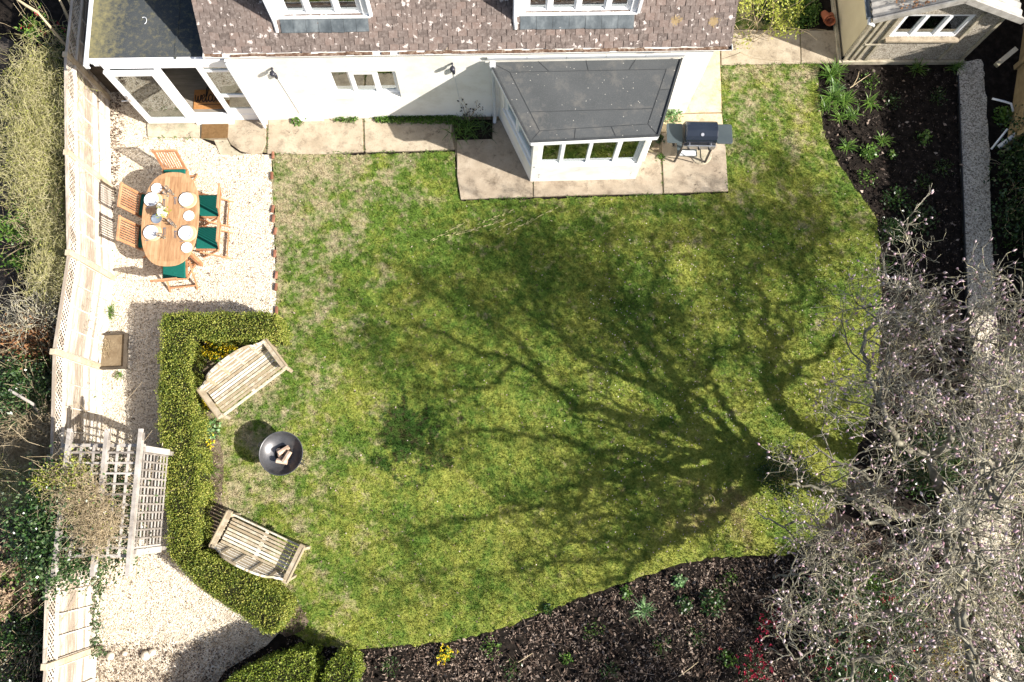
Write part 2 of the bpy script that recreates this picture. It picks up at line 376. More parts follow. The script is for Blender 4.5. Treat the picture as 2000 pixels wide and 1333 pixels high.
M['bark'] = mat_noise('magnolia_bark', [(.07, .062, .046), (.18, .165, .125), (.34, .32, .25)], 6, .85, .15, .4, 40)
M['twig'] = mat_leaf('pale_twigs', [(.07, .06, .045), (.235, .215, .165), (.50, .465, .37), (.52, .46, .20)], .8, .2, 0)
M['drystem'] = mat_leaf('dry_stems', [(.24, .18, .10), (.44, .35, .22), (.60, .50, .34)], .8, .2, 0)
M['strawgreen'] = mat_leaf('green_straw_stems', [(.20, .19, .07), (.42, .41, .15), (.58, .53, .29), (.62, .56, .38)], .7, .2, .2)
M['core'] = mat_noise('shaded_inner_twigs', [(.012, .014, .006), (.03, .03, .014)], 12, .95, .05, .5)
M['hedge'] = mat_leaf('hedge_leaves', [(.035, .075, .010), (.130, .180, .024), (.29, .32, .055), (.50, .47, .12)], .5, .35, .25)
M['hedge_y'] = mat_leaf('bright_box_leaves', [(.035, .075, .010), (.12, .18, .02), (.24, .29, .04), (.35, .38, .08)], .5, .35, .3)
M['ivy'] = mat_leaf('ivy_leaves', [(.010, .030, .008), (.025, .065, .015), (.06, .11, .03), (.16, .20, .11)], .28, .6, .15)
M['green'] = mat_leaf('fresh_green_leaves', [(.035, .095, .012), (.10, .20, .03), (.20, .31, .06)], .4, .4, .3)
M['greendk'] = mat_leaf('dark_green_leaves', [(.008, .028, .005), (.025, .06, .012), (.05, .10, .02)], .35, .5, .2)
M['lime'] = mat_leaf('lime_leaves', [(.20, .24, .03), (.36, .40, .06), (.5, .52, .12)], .5, .4, .35)
M['brownleaf'] = mat_leaf('rusty_leaves', [(.10, .04, .02), (.26, .12, .05), (.36, .20, .10)], .7, .2, .2)
M['hyd'] = mat_leaf('dried_flower_heads', [(.28, .19, .12), (.42, .31, .21), (.5, .38, .27)], .8, .2, .2)
M['blue_leaf'] = mat_leaf('strap_leaves', [(.05, .13, .03), (.13, .26, .08), (.34, .45, .24)], .4, .5, .25)

def mk_tiles():
    m, N, L, b = base('clay_roof_tiles', .9, .12)
    v = pos(N); g = N.new('ShaderNodeNewGeometry')
    r = ramp(N, [(0, (.095, .076, .068)), (.35, (.122, .097, .087)), (.7, (.145, .114, .101)), (1, (.168, .125, .108))]); L.new(g.outputs['Random Per Island'], r.inputs[0])
    n = noise(N, L, 18, 5, .7, v).outputs['Fac']
    c = mixc(N, L, math_(N, L, 'MULTIPLY', math_(N, L, 'SUBTRACT', n, .45), 3, True), r.outputs[0], (.25, .21, .19))
    vo = N.new('ShaderNodeTexVoronoi'); vo.inputs['Scale'].default_value = 11
    wv = N.new('ShaderNodeVectorMath'); wv.operation = 'MULTIPLY_ADD'; nw = noise(N, L, 14, 4, .7, v); L.new(nw.outputs['Color'], wv.inputs[0]); wv.inputs[1].default_value = (.16, .16, .16); L.new(v, wv.inputs[2]); L.new(wv.outputs[0], vo.inputs['Vector'])
    nn = noise(N, L, 30, 3, .6, v).outputs['Fac']
    li = math_(N, L, 'ADD', vo.outputs['Distance'], math_(N, L, 'MULTIPLY', math_(N, L, 'SUBTRACT', nn, .5), .6))
    sp = N.new('ShaderNodeSeparateColor'); L.new(vo.outputs['Color'], sp.inputs[0])
    th = math_(N, L, 'MULTIPLY', math_(N, L, 'POWER', sp.outputs[0], 3.0), .46)
    lm = math_(N, L, 'LESS_THAN', li, th)
    c = mixc(N, L, math_(N, L, 'MULTIPLY', lm, .75), c, (.56, .50, .47))
    # orange lichen
    vy = N.new('ShaderNodeTexVoronoi'); vy.inputs['Scale'].default_value = 2.1; L.new(v, vy.inputs['Vector'])
    sy = N.new('ShaderNodeSeparateColor'); L.new(vy.outputs['Color'], sy.inputs[0])
    ym = math_(N, L, 'MULTIPLY', math_(N, L, 'GREATER_THAN', sy.outputs[1], .93), math_(N, L, 'LESS_THAN', math_(N, L, 'ADD', vy.outputs['Distance'], math_(N, L, 'MULTIPLY', nn, .5)), .42))
    c = mixc(N, L, math_(N, L, 'MULTIPLY', ym, .5), c, (.34, .24, .09))
    L.new(c, b.inputs['Base Color']); bump(N, L, b, n, .4, .01)
    return m
M['tile'] = mk_tiles()
def mk_felt(name, a, b_, moss):
    m, N, L, b = base(name, .85, .25)
    v = pos(N); n = noise(N, L, 1.1, 5, .6, v).outputs['Fac']; r = ramp(N, [(.3, a), (.7, b_)]); L.new(n, r.inputs[0])
    f = noise(N, L, 70, 3, .7, v).outputs['Fac']
    c = mixc(N, L, math_(N, L, 'MULTIPLY', math_(N, L, 'SUBTRACT', f, .5), 1.6, True), r.outputs[0], (.17, .17, .165))
    if moss:
        q = noise(N, L, 10, 5, .75, v).outputs['Fac']; sx = N.new('ShaderNodeSeparateXYZ'); L.new(v, sx.inputs[0])
        lf = math_(N, L, 'MULTIPLY', math_(N, L, 'SUBTRACT', -6.55, sx.outputs[0]), .5, True)
        mm = math_(N, L, 'MULTIPLY', math_(N, L, 'SUBTRACT', math_(N, L, 'ADD', q, lf), .50), 2.6, True)
        c = mixc(N, L, math_(N, L, 'MULTIPLY', mm, .75), c, (.27, .235, .105))
    else:
        st1 = noise(N, L, 2.6, 6, .75, v).outputs['Fac']; c = mixc(N, L, math_(N, L, 'MULTIPLY', math_(N, L, 'SUBTRACT', st1, .52), 3.5, True), c, (.155, .145, .13))
        w = N.new('ShaderNodeTexVoronoi'); w.inputs['Scale'].default_value = 9; L.new(v, w.inputs['Vector'])
        c = mixc(N, L, math_(N, L, 'LESS_THAN', w.outputs['Distance'], .07), c, (.42, .40, .36))
    L.new(c, b.inputs['Base Color']); bump(N, L, b, f, .3, .006)
    return m
M['felt'] = mk_felt('mineral_felt', (.052, .057, .060), (.080, .085, .088), False)
M['feltmoss'] = mk_felt('mossy_felt', (.022, .030, .038), (.055, .060, .062), True)
M['seam'] = mat_noise('felt_seam_bitumen', [(.034, .037, .040), (.06, .064, .067)], 8, .8, .2)
def mk_glass(name, tint, refl):
    m, N, L, b = base(name, .05)
    t = N.new('ShaderNodeBsdfTransparent'); t.inputs[0].default_value = (*tint, 1)
    gl = N.new('ShaderNodeBsdfGlossy'); gl.inputs['Roughness'].default_value = .02; gl.inputs[0].default_value = (.9, .95, .95, 1)
    fr = N.new('ShaderNodeFresnel'); fr.inputs[0].default_value = 1.5
    f = math_(N, L, 'ADD', fr.outputs[0], refl, True)
    mx = N.new('ShaderNodeMixShader'); L.new(f, mx.inputs[0]); L.new(t.outputs[0], mx.inputs[1]); L.new(gl.outputs[0], mx.inputs[2])
    L.new(mx.outputs[0], N['Material Output'].inputs[0]); return m
M['glass'] = mk_glass('window_glass', (.80, .88, .85), .24)
M['wineglass'] = mk_glass('wine_glass', (.985, .985, .99), .03)

# ---------------------------------------------------------------- point tools
def inpoly(P, poly):
    x, y = P[:, 0], P[:, 1]; c = np.zeros(len(P), bool); n = len(poly); j = n - 1
    for i in range(n):
        xi, yi = poly[i]; xj, yj = poly[j]
        k = ((yi > y) != (yj > y)) & (x < (xj - xi) * (y - yi) / (yj - yi + 1e-12) + xi)
        c ^= k; j = i
    return c
def sample(poly, n):
    a = np.array(poly); mn = a.min(0); mx = a.max(0); out = np.zeros((0, 2))
    while len(out) < n:
        P = rng.uniform(mn, mx, (n * 2, 2)); out = np.vstack([out, P[inpoly(P, poly)]])
    return out[:n]
def rdir(n, zb=0.0):
    v = rng.normal(size=(n, 3)); v[:, 2] += zb; return v / np.linalg.norm(v, axis=1)[:, None]
def perp(d):
    r = rng.normal(size=d.shape); s = np.cross(d, r); return s / (np.linalg.norm(s, axis=1)[:, None] + 1e-9)
def leaf_geo(P, ln, wd, zb=.3, dirs=None, cup=.15, flat=0.0):
    n = len(P); d = rdir(n, zb) if dirs is None else dirs
    if flat: d[:, 2] *= (1 - flat); d /= np.linalg.norm(d, axis=1)[:, None]
    s = perp(d)
    if flat: s[:, 2] *= (1 - flat); s /= np.linalg.norm(s, axis=1)[:, None]
    nn = np.cross(d, s)
    l = (ln * rng.uniform(.6, 1.3, n))[:, None]; w = (wd * rng.uniform(.7, 1.2, n))[:, None]
    V = np.stack([P, P + d * l * .5 + s * w * .5 + nn * l * cup, P + d * l, P + d * l * .5 - s * w * .5 + nn * l * cup], 1).reshape(-1, 3)
    return V, np.arange(n * 4).reshape(n, 4)
def spindle_geo(P, d, ln, r):
    n = len(P); s = perp(d); t = np.cross(d, s)
    l = (ln * rng.uniform(.7, 1.3, n))[:, None]; r = (r * rng.uniform(.7, 1.2, n))[:, None]; mid = P + d * l * .45
    V = np.stack([P, mid + s * r, mid + t * r, mid - s * r, mid - t * r, P + d * l], 1).reshape(-1, 3)
    b = np.array([[0, 2, 1], [0, 3, 2], [0, 4, 3], [0, 1, 4], [1, 2, 5], [2, 3, 5], [3, 4, 5], [4, 1, 5]])
    return V, (np.arange(n)[:, None, None] * 6 + b[None]).reshape(-1, 3)
def seg_geo(A, B, ra, rb, k=3):
    """joined-looking tapered prisms between A and B"""
    A = np.asarray(A); B = np.asarray(B); n = len(A); d = B - A; d /= (np.linalg.norm(d, axis=1)[:, None] + 1e-9)
    s = perp(d); t = np.cross(d, s); ra = np.asarray(ra)[:, None]; rb = np.asarray(rb)[:, None]
    V = []
    for q, r in ((A, ra), (B, rb)):
        for i in range(k):
            a = 2 * math.pi * i / k; V.append(q + (s * math.cos(a) + t * math.sin(a)) * r)
    V = np.stack(V, 1).reshape(-1, 3)
    b = np.array([[i, (i + 1) % k, k + (i + 1) % k, k + i] for i in range(k)])
    return V, (np.arange(n)[:, None, None] * (2 * k) + b[None]).reshape(-1, 4)
def polys_to_segs(polys):
    A = []; B = []; ra = []; rb = []
    for pts, r in polys:
        for i in range(len(pts) - 1): A.append(pts[i]); B.append(pts[i + 1]); ra.append(r[i]); rb.append(r[i + 1])
    return np.array(A), np.array(B), np.array(ra), np.array(rb)
def wander(p, d, length, n, jit=.25, up=.05):
    p = np.array(p, float); d = np.array(d, float); d /= np.linalg.norm(d); pts = [p.copy()]
    for i in range(n):
        d = d + rng.normal(size=3) * jit + np.array([0, 0, up]); d /= np.linalg.norm(d)
        p = p + d * length / n; pts.append(p.copy())
    return pts
def stems_batch(P, D, length, n, jit, up, r0, r1):
    """many wandering stems at once -> seg arrays"""
    A = []; B = []; ra = []; rb = []; tips = None
    P = P.copy(); D = D / np.linalg.norm(D, axis=1)[:, None]; L = np.asarray(length) * np.ones(len(P))
    nodes = [P.copy()]
    for i in range(n):
        D = D + rng.normal(size=D.shape) * jit + np.array([0, 0, up]); D /= np.linalg.norm(D, axis=1)[:, None]
        Q = P + D * (L / n)[:, None]
        A.append(P); B.append(Q); f0 = i / n; f1 = (i + 1) / n
        ra.append(np.full(len(P), r0 + (r1 - r0) * f0)); rb.append(np.full(len(P), r0 + (r1 - r0) * f1))
        P = Q; nodes.append(P.copy())
    return np.vstack(A), np.vstack(B), np.concatenate(ra), np.concatenate(rb), P, D, nodes
def join(parts):
    V = []; Fc = []; b = 0
    for v, f in parts: V.append(v); Fc.append(f + b); b += len(v)
    return np.vstack(V), np.vstack(Fc)
def strip_geo(P, D, ln, w, n=4, droop=.6):
    """grass or strap leaves: arched strips from P outwards"""
    N_ = len(P); D = D / np.linalg.norm(D, axis=1)[:, None]; h = D * np.array([1, 1, 0]); s = np.stack([-h[:, 1], h[:, 0], np.zeros(N_)], 1)
    s /= (np.linalg.norm(s, axis=1)[:, None] + 1e-9); ln = ln * rng.uniform(.6, 1.2, N_)
    rows = []; p = P.copy(); d = D.copy()
    for i in range(n + 1):
        ww = (w * (1 - (i / n) ** 2 * .9)); rows += [p - s * ww / 2, p + s * ww / 2]
        p = p + d * (ln / n)[:, None]; d = d + np.array([0, 0, -droop / n]); d /= np.linalg.norm(d, axis=1)[:, None]
    V = np.stack(rows, 1).reshape(-1, 3); k = 2 * (n + 1)
    b = np.array([[2 * i, 2 * i + 1, 2 * i + 3, 2 * i + 2] for i in range(n)])
    return V, (np.arange(N_)[:, None, None] * k + b[None]).reshape(-1, 4)
def rag(poly, amp, step=.12):
    """break a straight outline into small irregular steps"""
    out = []; n = len(poly)
    for i in range(n):
        a = np.array(poly[i]); b = np.array(poly[(i + 1) % n]); L_ = np.linalg.norm(b - a)
        if L_ > 20: out.append(tuple(a)); continue
        k = max(1, int(L_ / step)); nr = np.array([-(b - a)[1], (b - a)[0]]) / (L_ + 1e-9)
        for j in range(k): p = a + (b - a) * j / k + nr * rng.normal() * amp; out.append((float(p[0]), float(p[1])))
    return out
def sheet(name, poly, z, mat):
    o = link_mesh(name, [(p[0], p[1], z) for p in poly], [tuple(range(len(poly)))], mat)
    if o.data.polygons[0].normal.z < 0: o.data.flip_normals()
    return st(o)

# ================================================================= SETTING
g = sheet('ground', [(-200, -200), (200, -200), (200, 200), (-200, 200)], 0, M['soil'])
def smooth_poly(pp, it=1):
    for _ in range(it):
        q = []
        for i in range(len(pp)):
            a = pp[i]; b = pp[(i + 1) % len(pp)]
            q += [(a[0] * .75 + b[0] * .25, a[1] * .75 + b[1] * .25), (a[0] * .25 + b[0] * .75, a[1] * .25 + b[1] * .75)]
        pp = q
    return pp
lawn_px = [(530, 300), (700, 302), (888, 297), (893, 345), (898, 393), (1100, 388), (1422, 378), (1416, 300), (1409, 225), (1404, 128), (1500, 126), (1598, 124), (1598, 150),
           (1603, 220), (1611, 268), (1640, 325), (1685, 390), (1712, 430), (1720, 520), (1722, 600), (1716, 700), (1700, 800), (1670, 900), (1640, 980), (1590, 1050), (1540, 1084),
           (1400, 1088), (1330, 1100), (1270, 1121), (1150, 1162), (1050, 1200), (960, 1235), (860, 1255), (700, 1268), (620, 1262), (560, 1235), (470, 1150), (420, 1000), (400, 900), (390, 800), (385, 690), (450, 660), (545, 650), (541, 610), (537, 450)]
lawn = [W(*p) for p in lawn_px]
lawn = rag(lawn, .016, .09)
sheet('lawn', lawn, .012, M['lawn'])
grav = [W(*p) for p in [(196, 150), (300, 232), (290, 262), (385, 268), (450, 300), (525, 303), (530, 305), (541, 608), (560, 640), (330, 760), (340, 1090), (545, 1236), (520, 1262), (440, 1310), (380, 1400), (120, 1420), (150, 1000), (190, 700), (198, 500), (200, 300)]]
sheet('gravel_patio', grav, .008, M['gravel'])
bed = [W(*p) for p in [(330, 640), (548, 640), (556, 668), (500, 700), (440, 760), (410, 800), (425, 850), (440, 900), (430, 1000), (470, 1010), (440, 1070), (530, 1140), (585, 1180), (610, 1225), (545, 1250), (330, 1110)]]
sheet('flower_bed', smooth_poly(bed), .016, mat_noise('bed_earth', [(.05, .035, .025), (.13, .095, .07), (.24, .19, .145)], 6, .95, .1, .8, 30))
sidep = [W(*p) for p in [(1868, 128), (1874, 122), (1918, 118), (1926, 210), (1931, 300), (1933, 400), (1941, 550), (1950, 700), (1965, 900), (1990, 1400), (1940, 1400), (1912, 1100), (1905, 900), (1895, 700), (1886, 550), (1879, 400), (1873, 280)]]
sheet('path', rag(sidep, .012, .1), .03, M['agg'])
sheet('paving_base', [W(*p) for p in [(289, 235), (710, 233), (884, 233), (893, 345), (901, 390), (1420, 377), (1409, 225), (1405, 128), (1642, 123), (1640, 63), (1337, 63), (1337, 223), (710, 298), (523, 301), (446, 300), (392, 270), (290, 269)]] if False else [W(*p) for p in [(289, 235), (960, 228), (1337, 222), (1337, 80), (1407, 61), (1640, 63), (1643, 124), (1406, 128), (1410, 225), (1420, 376), (901, 390), (889, 294), (523, 301), (450, 284), (391, 271), (290, 269)]], .028, mat_noise('joint_sand', [(.10, .075, .05), (.24, .19, .13), (.12, .15, .05)], 5, .95, .1, .5, 40))
def slab_o(name, px, z, th, mat):
    mb = MB(); mb.prism([W(*p) for p in px], z - th, z); return st(mb.build(name, mat, bevel=.008))
slab_o('paving', [(288, 234), (391, 234), (392, 271), (290, 269)], .045, .06, M['stone_green'])
slab_o('paving', [(393, 234), (521, 236), (520, 285), (512, 301), (492, 303), (470, 297), (452, 284), (446, 272), (393, 272)], .046, .06, M['stone'])
slab_o('paving', [(418, 274), (445, 274), (451, 287), (468, 299), (480, 304), (430, 303)], .030, .04, M['stone_green'])
slab_o('paving', [(526, 234), (708, 232), (710, 298), (640, 303), (523, 302)], .048, .06, M['stone'])
slab_o('paving', [(712, 232), (884, 232), (882, 262), (888, 294), (714, 299)], .045, .06, M['stone'])
slab_o('paving', [(893, 276), (962, 274), (962, 240), (1040, 226), (1040, 386), (900, 391), (893, 345)], .052, .07, M['stone_pink'])
slab_o('paving', [(1042, 300), (1288, 300), (1293, 380), (1150, 382), (1042, 386)], .053, .07, M['stone_pink'])
slab_o('paving', [(1291, 262), (1414, 262), (1421, 375), (1296, 379)], .05, .07, M['stone_pink'])
slab_o('paving', [(1291, 226), (1408, 224), (1413, 260), (1291, 260)], .047, .07, M['stone_pale'])
slab_o('paving', [(1337, 86), (1404, 86), (1408, 221), (1330, 223)], .05, .07, M['stone_pale'])
slab_o('paving', [(1407, 60), (1560, 62), (1562, 126), (1408, 129)], .045, .06, M['stone'])
slab_o('paving', [(1563, 62), (1640, 62), (1643, 124), (1564, 126)], .042, .06, M['stone'])
sheet('lawn', [W(*p) for p in [(1407, -40), (1470, -40), (1560, 0), (1560, 58), (1407, 58)]], .012, M['lawn'])
sheet('path', [W(*p) for p in [(-20, 60), (44, 90), (42, 300), (38, 560), (40, 800), (30, 1000), (25, 1400), (-400, 1400), (-400, 40)]], .01, M['asphalt'])

# grass
A = sample(lawn, 230000)
B2 = sample([W(*p) for p in [(1407, -40), (1470, -40), (1560, 0), (1560, 58), (1407, 58)]], 5000)
A = np.vstack([A, B2])
keep = np.ones(len(A), bool)
A = A + rng.normal(size=A.shape) * .014
n = len(A); P = np.stack([A[:, 0], A[:, 1], np.full(n, .010)], 1)
dn = rng.normal(size=(n, 3)) * np.array([.75, .75, .0]) + np.array([0, 0, 1]); dn /= np.linalg.norm(dn, axis=1)[:, None]
s = perp(dn); hh = (rng.uniform(.018, .05, n))[:, None]; ww = (rng.uniform(.004, .009, n))[:, None]
V = np.stack([P - s * ww, P + s * ww, P + dn * hh], 1).reshape(-1, 3)
o = link_mesh('grass', V, np.arange(n * 3).reshape(n, 3), M['blade']); stuff(o, 'short mossy green and yellow grass blades covering the lawn', 'grass')
# longer tufts
A = sample(lawn, 9000); A = np.repeat(A, 9, 0) + rng.normal(size=(81000, 2)) * .022; n = len(A); P = np.stack([A[:, 0], A[:, 1], np.full(n, .010)], 1)
dn = rng.normal(size=(n, 3)) * np.array([.8, .8, .0]) + np.array([0, 0, 1]); dn /= np.linalg.norm(dn, axis=1)[:, None]
s = perp(dn); hh = (rng.uniform(.04, .075, n))[:, None]; ww = (rng.uniform(.004, .007, n))[:, None]
V = np.stack([P - s * ww, P + s * ww, P + dn * hh], 1).reshape(-1, 3)
o = link_mesh('grass_tufts', V, np.arange(n * 3).reshape(n, 3), M['blade']); stuff(o, 'longer tufts standing out of the lawn', 'grass')
# loose pebbles
A = sample(grav, 26000); n = len(A); P = np.stack([A[:, 0], A[:, 1], np.full(n, .008)], 1)
V, Fc = spindle_geo(P, rdir(n, .1) * np.array([1, 1, .25]), .026, .011); V[:, 2] = np.maximum(V[:, 2], .006) + .002
o = link_mesh('pebbles', V, Fc, M['pebble']); stuff(o, 'cream and brown pebbles scattered over the gravel patio', 'gravel')
# bark chips and litter
botbed = [W(*p) for p in [(560, 1240), (700, 1272), (860, 1260), (960, 1240), (1050, 1205), (1150, 1167), (1270, 1126), (1330, 1105), (1400, 1093), (1545, 1090), (1700, 1000), (1900, 1100), (1990, 1450), (600, 1450)]]
A = sample(botbed, 60000); w_ = np.sin(A[:, 0] * 2.3 + 1.4 * np.sin(A[:, 1] * 3.1)) * np.cos(A[:, 1] * 2.9 + np.sin(A[:, 0] * 4)) + .35 * np.sin(A[:, 0] * 9) * np.sin(A[:, 1] * 8); A = A[rng.uniform(-1.1, 1.0, len(A)) < w_]; n = len(A); P = np.stack([A[:, 0], A[:, 1], rng.uniform(.0, .03, n)], 1)
V, Fc = leaf_geo(P, .042 * np.exp(rng.normal(size=n) * .4), .019, .3, None, .2, .5)
S0 = sample(botbed, 900); D_ = rdir(900, 0) * [1, 1, .12]; A_, B_, ra_, rb_, *_r = stems_batch(np.stack([S0[:, 0], S0[:, 1], np.full(900, .03)], 1), D_, rng.uniform(.08, .4, 900), 4, .18, 0, .005, .002); g_s = seg_geo(A_, B_, ra_, rb_, 3)
V, Fc = join([(V, Fc), (g_s[0], g_s[1])])
o = link_mesh('bark_mulch', V, Fc, M['litter']); stuff(o, 'brown leaf litter and bark mulch in the curved border below the lawn', 'mulch')
rbed = [W(*p) for p in [(1600, 135), (1870, 135), (1880, 420), (1900, 700), (1905, 1000), (1720, 1000), (1722, 600), (1720, 520), (1712, 430), (1685, 390), (1640, 325), (1611, 268), (1603, 220)]]
A = sample(rbed, 9000); n = len(A); P = np.stack([A[:, 0], A[:, 1], rng.uniform(.0, .02, n)], 1)
V, Fc = leaf_geo(P, .045, .02, .3, None, .2, .5)
o = link_mesh('bark_mulch', V, Fc, M['chips']); stuff(o, 'dark crumbly mulch on the wide soil bed before the garage', 'mulch')
A = sample([W(*p) for p in [(150, 1255), (540, 1262), (430, 1400), (100, 1400)]] , 2500)
A = np.vstack([A, sample([W(*p) for p in [(383, 670), (520, 670), (400, 800), (440, 960), (385, 1080)]], 900), sample([W(*p) for p in [(430, 1090), (600, 1200), (560, 1245), (420, 1130)]], 500)])
n = len(A); P = np.stack([A[:, 0], A[:, 1], rng.uniform(.015, .03, n)], 1); V, Fc = leaf_geo(P, .045, .022, .2, None, .2, .6)
o = link_mesh('leaf_litter', V, Fc, M['litter']); stuff(o, 'dry brown leaf litter along the foot of the hedges', 'leaf litter')
A = rng.uniform([-9.6, -4.2], [-7.6, 9.5], (20000, 2)); n = len(A); P = np.stack([A[:, 0], A[:, 1], rng.uniform(.015, .04, n)], 1); V, Fc = leaf_geo(P, .055, .028, .2, None, .2, .6)
o = link_mesh('leaf_litter', V, Fc, M['litter']); stuff(o, 'fallen leaves on the ground beyond the fence', 'leaf litter')
# crumpled larger leaves and clods lying in the borders
A = np.vstack([sample(botbed, 2600), sample(rbed, 350)]); n = len(A); P = np.stack([A[:, 0], A[:, 1], np.full(n, .03)], 1)
V, Fc = leaf_geo(P, .085, .05, .3, None, .28, .35); o = link_mesh('crumpled_leaves', V, Fc, M['litter']); stuff(o, 'larger crumpled brown leaves lying in the borders', 'leaves')
A = np.vstack([sample(botbed, 900), sample(rbed, 900)]); n = len(A); P = np.stack([A[:, 0], A[:, 1], np.full(n, -.01)], 1)
V, Fc = spindle_geo(P, rdir(n, .2), .11, .035); o = link_mesh('soil_clods', V, Fc, M['soil']); stuff(o, 'clods of dark soil in the borders', 'soil')
# weeds growing in the paving joints
L2 = [((711, 234), (712, 298)), ((523, 240), (524, 301)), ((900, 392), (1420, 379)), ((530, 303), (888, 297)), ((1289, 300), (1293, 378)), ((1405, 129), (1640, 126)), ((1410, 130), (1421, 376)), ((290, 272), (392, 272)), ((1041, 300), (1041, 385))]
pp_ = []
for a, b in L2:
    a = np.array(W(*a)); b = np.array(W(*b)); k = int(np.linalg.norm(b - a) * 90); t_ = rng.uniform(0, 1, k); q_ = a + (b - a) * t_[:, None] + rng.normal(size=(k, 2)) * .014
    pp_.append(q_[np.sin(t_ * 23 + len(pp_) * 2) + .6 * np.sin(t_ * 61) > .1])
A = np.vstack(pp_); P = np.stack([A[:, 0], A[:, 1], np.full(len(A), .045)], 1); V, Fc = leaf_geo(P, .04, .016, .5); o = link_mesh('joint_weeds', V, Fc, M['green']); stuff(o, 'grass and weeds creeping over the paving joints and edges', 'weeds')
# fallen petals
A = np.vstack([sample(lawn, 260), np.array([W(rng.uniform(1150, 1720), rng.uniform(450, 1080)) for _ in range(900)])]); n = len(A)
A = A[inpoly(A, lawn)]; n = len(A); P = np.stack([A[:, 0], A[:, 1], np.full(n, .045)], 1)
V, Fc = leaf_geo(P, .028, .018, .0, None, .1, .8)
o = link_mesh('fallen_petals', V, Fc, M['petal_p']); stuff(o, 'pale fallen petals and buds strewn over the grass', 'petals')
A = np.vstack([sample(lawn, 420), sample(grav, 260)]); n = len(A); P = np.stack([A[:, 0], A[:, 1], np.full(n, .04)], 1)
V, Fc = leaf_geo(P, .05, .028, .0, None, .15, .7)
o = link_mesh('fallen_leaves', V, Fc, M['litter']); stuff(o, 'small brown leaves blown about the lawn and gravel', 'leaves')
# pale mower streaks of dry grass
mb = MB()
for a, b in (((838, 472), (905, 437)), ((868, 462), (930, 448)), ((912, 454), (985, 430)), ((955, 452), (1020, 428)), ((975, 465), (1060, 420)), ((930, 440), (1000, 412)), ((1000, 448), (1085, 408))):
    p = W3(*a, .03); q = W3(*b, .03)
    for k in range(26):
        t = rng.uniform(0, 1); c = p + (q - p) * t + rng.normal(size=3) * [.012, .012, 0]; d = (q - p) / np.linalg.norm(q - p) * rng.uniform(.03, .07)
        mb.beam(c, c + d + np.array([0, 0, .006]), .006, .004)
stuff(mb.build('straw', mat_noise('dry_straw', [(.42, .38, .18), (.55, .5, .27)], 6, .8, .1)), 'pale streaks of dry straw on the lawn below the bay', 'straw')

# brick edging
grp = 'red bricks edging the gravel'
e0 = [(532, 306), (535, 400), (538, 500), (542, 608)]
nb = 15; bm_ = None
for i in range(nb):
    if i in (1, 3, 4, 8, 10, 13): continue
    t = i / (nb - 1) * 3; k = min(2, int(t)); f = t - k
    px = e0[k][0] + (e0[k + 1][0] - e0[k][0]) * f; py = e0[k][1] + (e0[k + 1][1] - e0[k][1]) * f
    if bm_ is None:
        mb = MB(); mb.box((0, 0, -.008), (.05, .15, .05)); bm_ = mb.build('edging_brick', M['brick'], bevel=.01); br = bm_
    else: br = bm_.copy(); COL.objects.link(br)
    p = W(px, py); br.location = (p[0] + rng.normal() * .012, p[1] + rng.normal() * .02, .005 + rng.uniform(0, .012)); br.rotation_euler = (rng.normal() * .05, rng.normal() * .05, rng.normal() * .06 - .03)
    tag(br, 'small red brick half sunk in the row between gravel and lawn', 'brick', grp)

# ================================================================= HOUSE
HR = R_(1.45); HO = (-4.7, 7.62, 0)
house = empty('house', HO, HR); tag(house, 'white rendered cottage with brown tiled roof, two dormers and a felt roofed bay', 'house')
def hb(): return MB()
def wall_holes(mb, u0, u1, z0, z1, d0, d1, holes):
    us = sorted(set([u0, u1] + [h[0] for h in holes] + [h[1] for h in holes])); zs = sorted(set([z0, z1] + [h[2] for h in holes] + [h[3] for h in holes]))
    for i in range(len(us) - 1):
        run = None
        for j in range(len(zs) - 1):
            uc = (us[i] + us[i + 1]) / 2; zc = (zs[j] + zs[j + 1]) / 2
            if any(h[0] < uc < h[1] and h[2] < zc < h[3] for h in holes):
                if run: mb.bx(us[i], us[i + 1], d0, d1, run[0], run[1]); run = None
            else: run = (run[0], zs[j + 1]) if run else (zs[j], zs[j + 1])
        if run: mb.bx(us[i], us[i + 1], d0, d1, run[0], run[1])
def win(parent, u0, u1, z0, z1, d, mulls, tops=(), fw=.055, th=.06, sill=True, pname='window', world=False, zb=None):
    """window frame in the plane d; mulls are mullion centres; tops panes with a top light"""
    mb = MB()
    mb.bx(u0, u1, d, d + th, z0, z0 + fw); mb.bx(u0, u1, d, d + th, z1 - fw, z1)
    mb.bx(u0, u0 + fw, d, d + th, z0 + fw, z1 - fw); mb.bx(u1 - fw, u1, d, d + th, z0 + fw, z1 - fw)
    for m_ in mulls: mb.bx(m_ - .035, m_ + .035, d - .004, d + th, z0 + fw, z1 - fw)
    ed = [u0 + fw] + list(mulls) + [u1 - fw]
    for i in range(len(ed) - 1):
        a = ed[i] + (.035 if i else 0); b = ed[i + 1] - (.035 if i < len(ed) - 2 else 0)
        if i in tops: mb.bx(a, b, d - .006, d + th, z1 - fw - .2, z1 - fw - .13)
        else:
            mb.bx(a, a + .03, d + .012, d + th - .005, z0 + fw, z1 - fw); mb.bx(b - .03, b, d + .012, d + th - .005, z0 + fw, z1 - fw)
            mb.bx(a + .03, b - .03, d + .012, d + th - .005, z0 + fw, z0 + fw + .03); mb.bx(a + .03, b - .03, d + .012, d + th - .005, z1 - fw - .03, z1 - fw)
    w = mb.build(pname, M['upvc'], parent, bevel=.004)
    g_ = MB(); g_.bx(u0 + fw, u1 - fw, d + th * .5, d + th * .5 + .006, z0 + fw, z1 - fw); g_.build('pane', M['glass'], w)
    if sill:
        s_ = MB(); s_.bx(u0 - .04, u1 + .04, d - .05, d - .002, z0 - .035, z0 - .002); s_.build('sill', M['upvc'], w, bevel=.006)
    return w
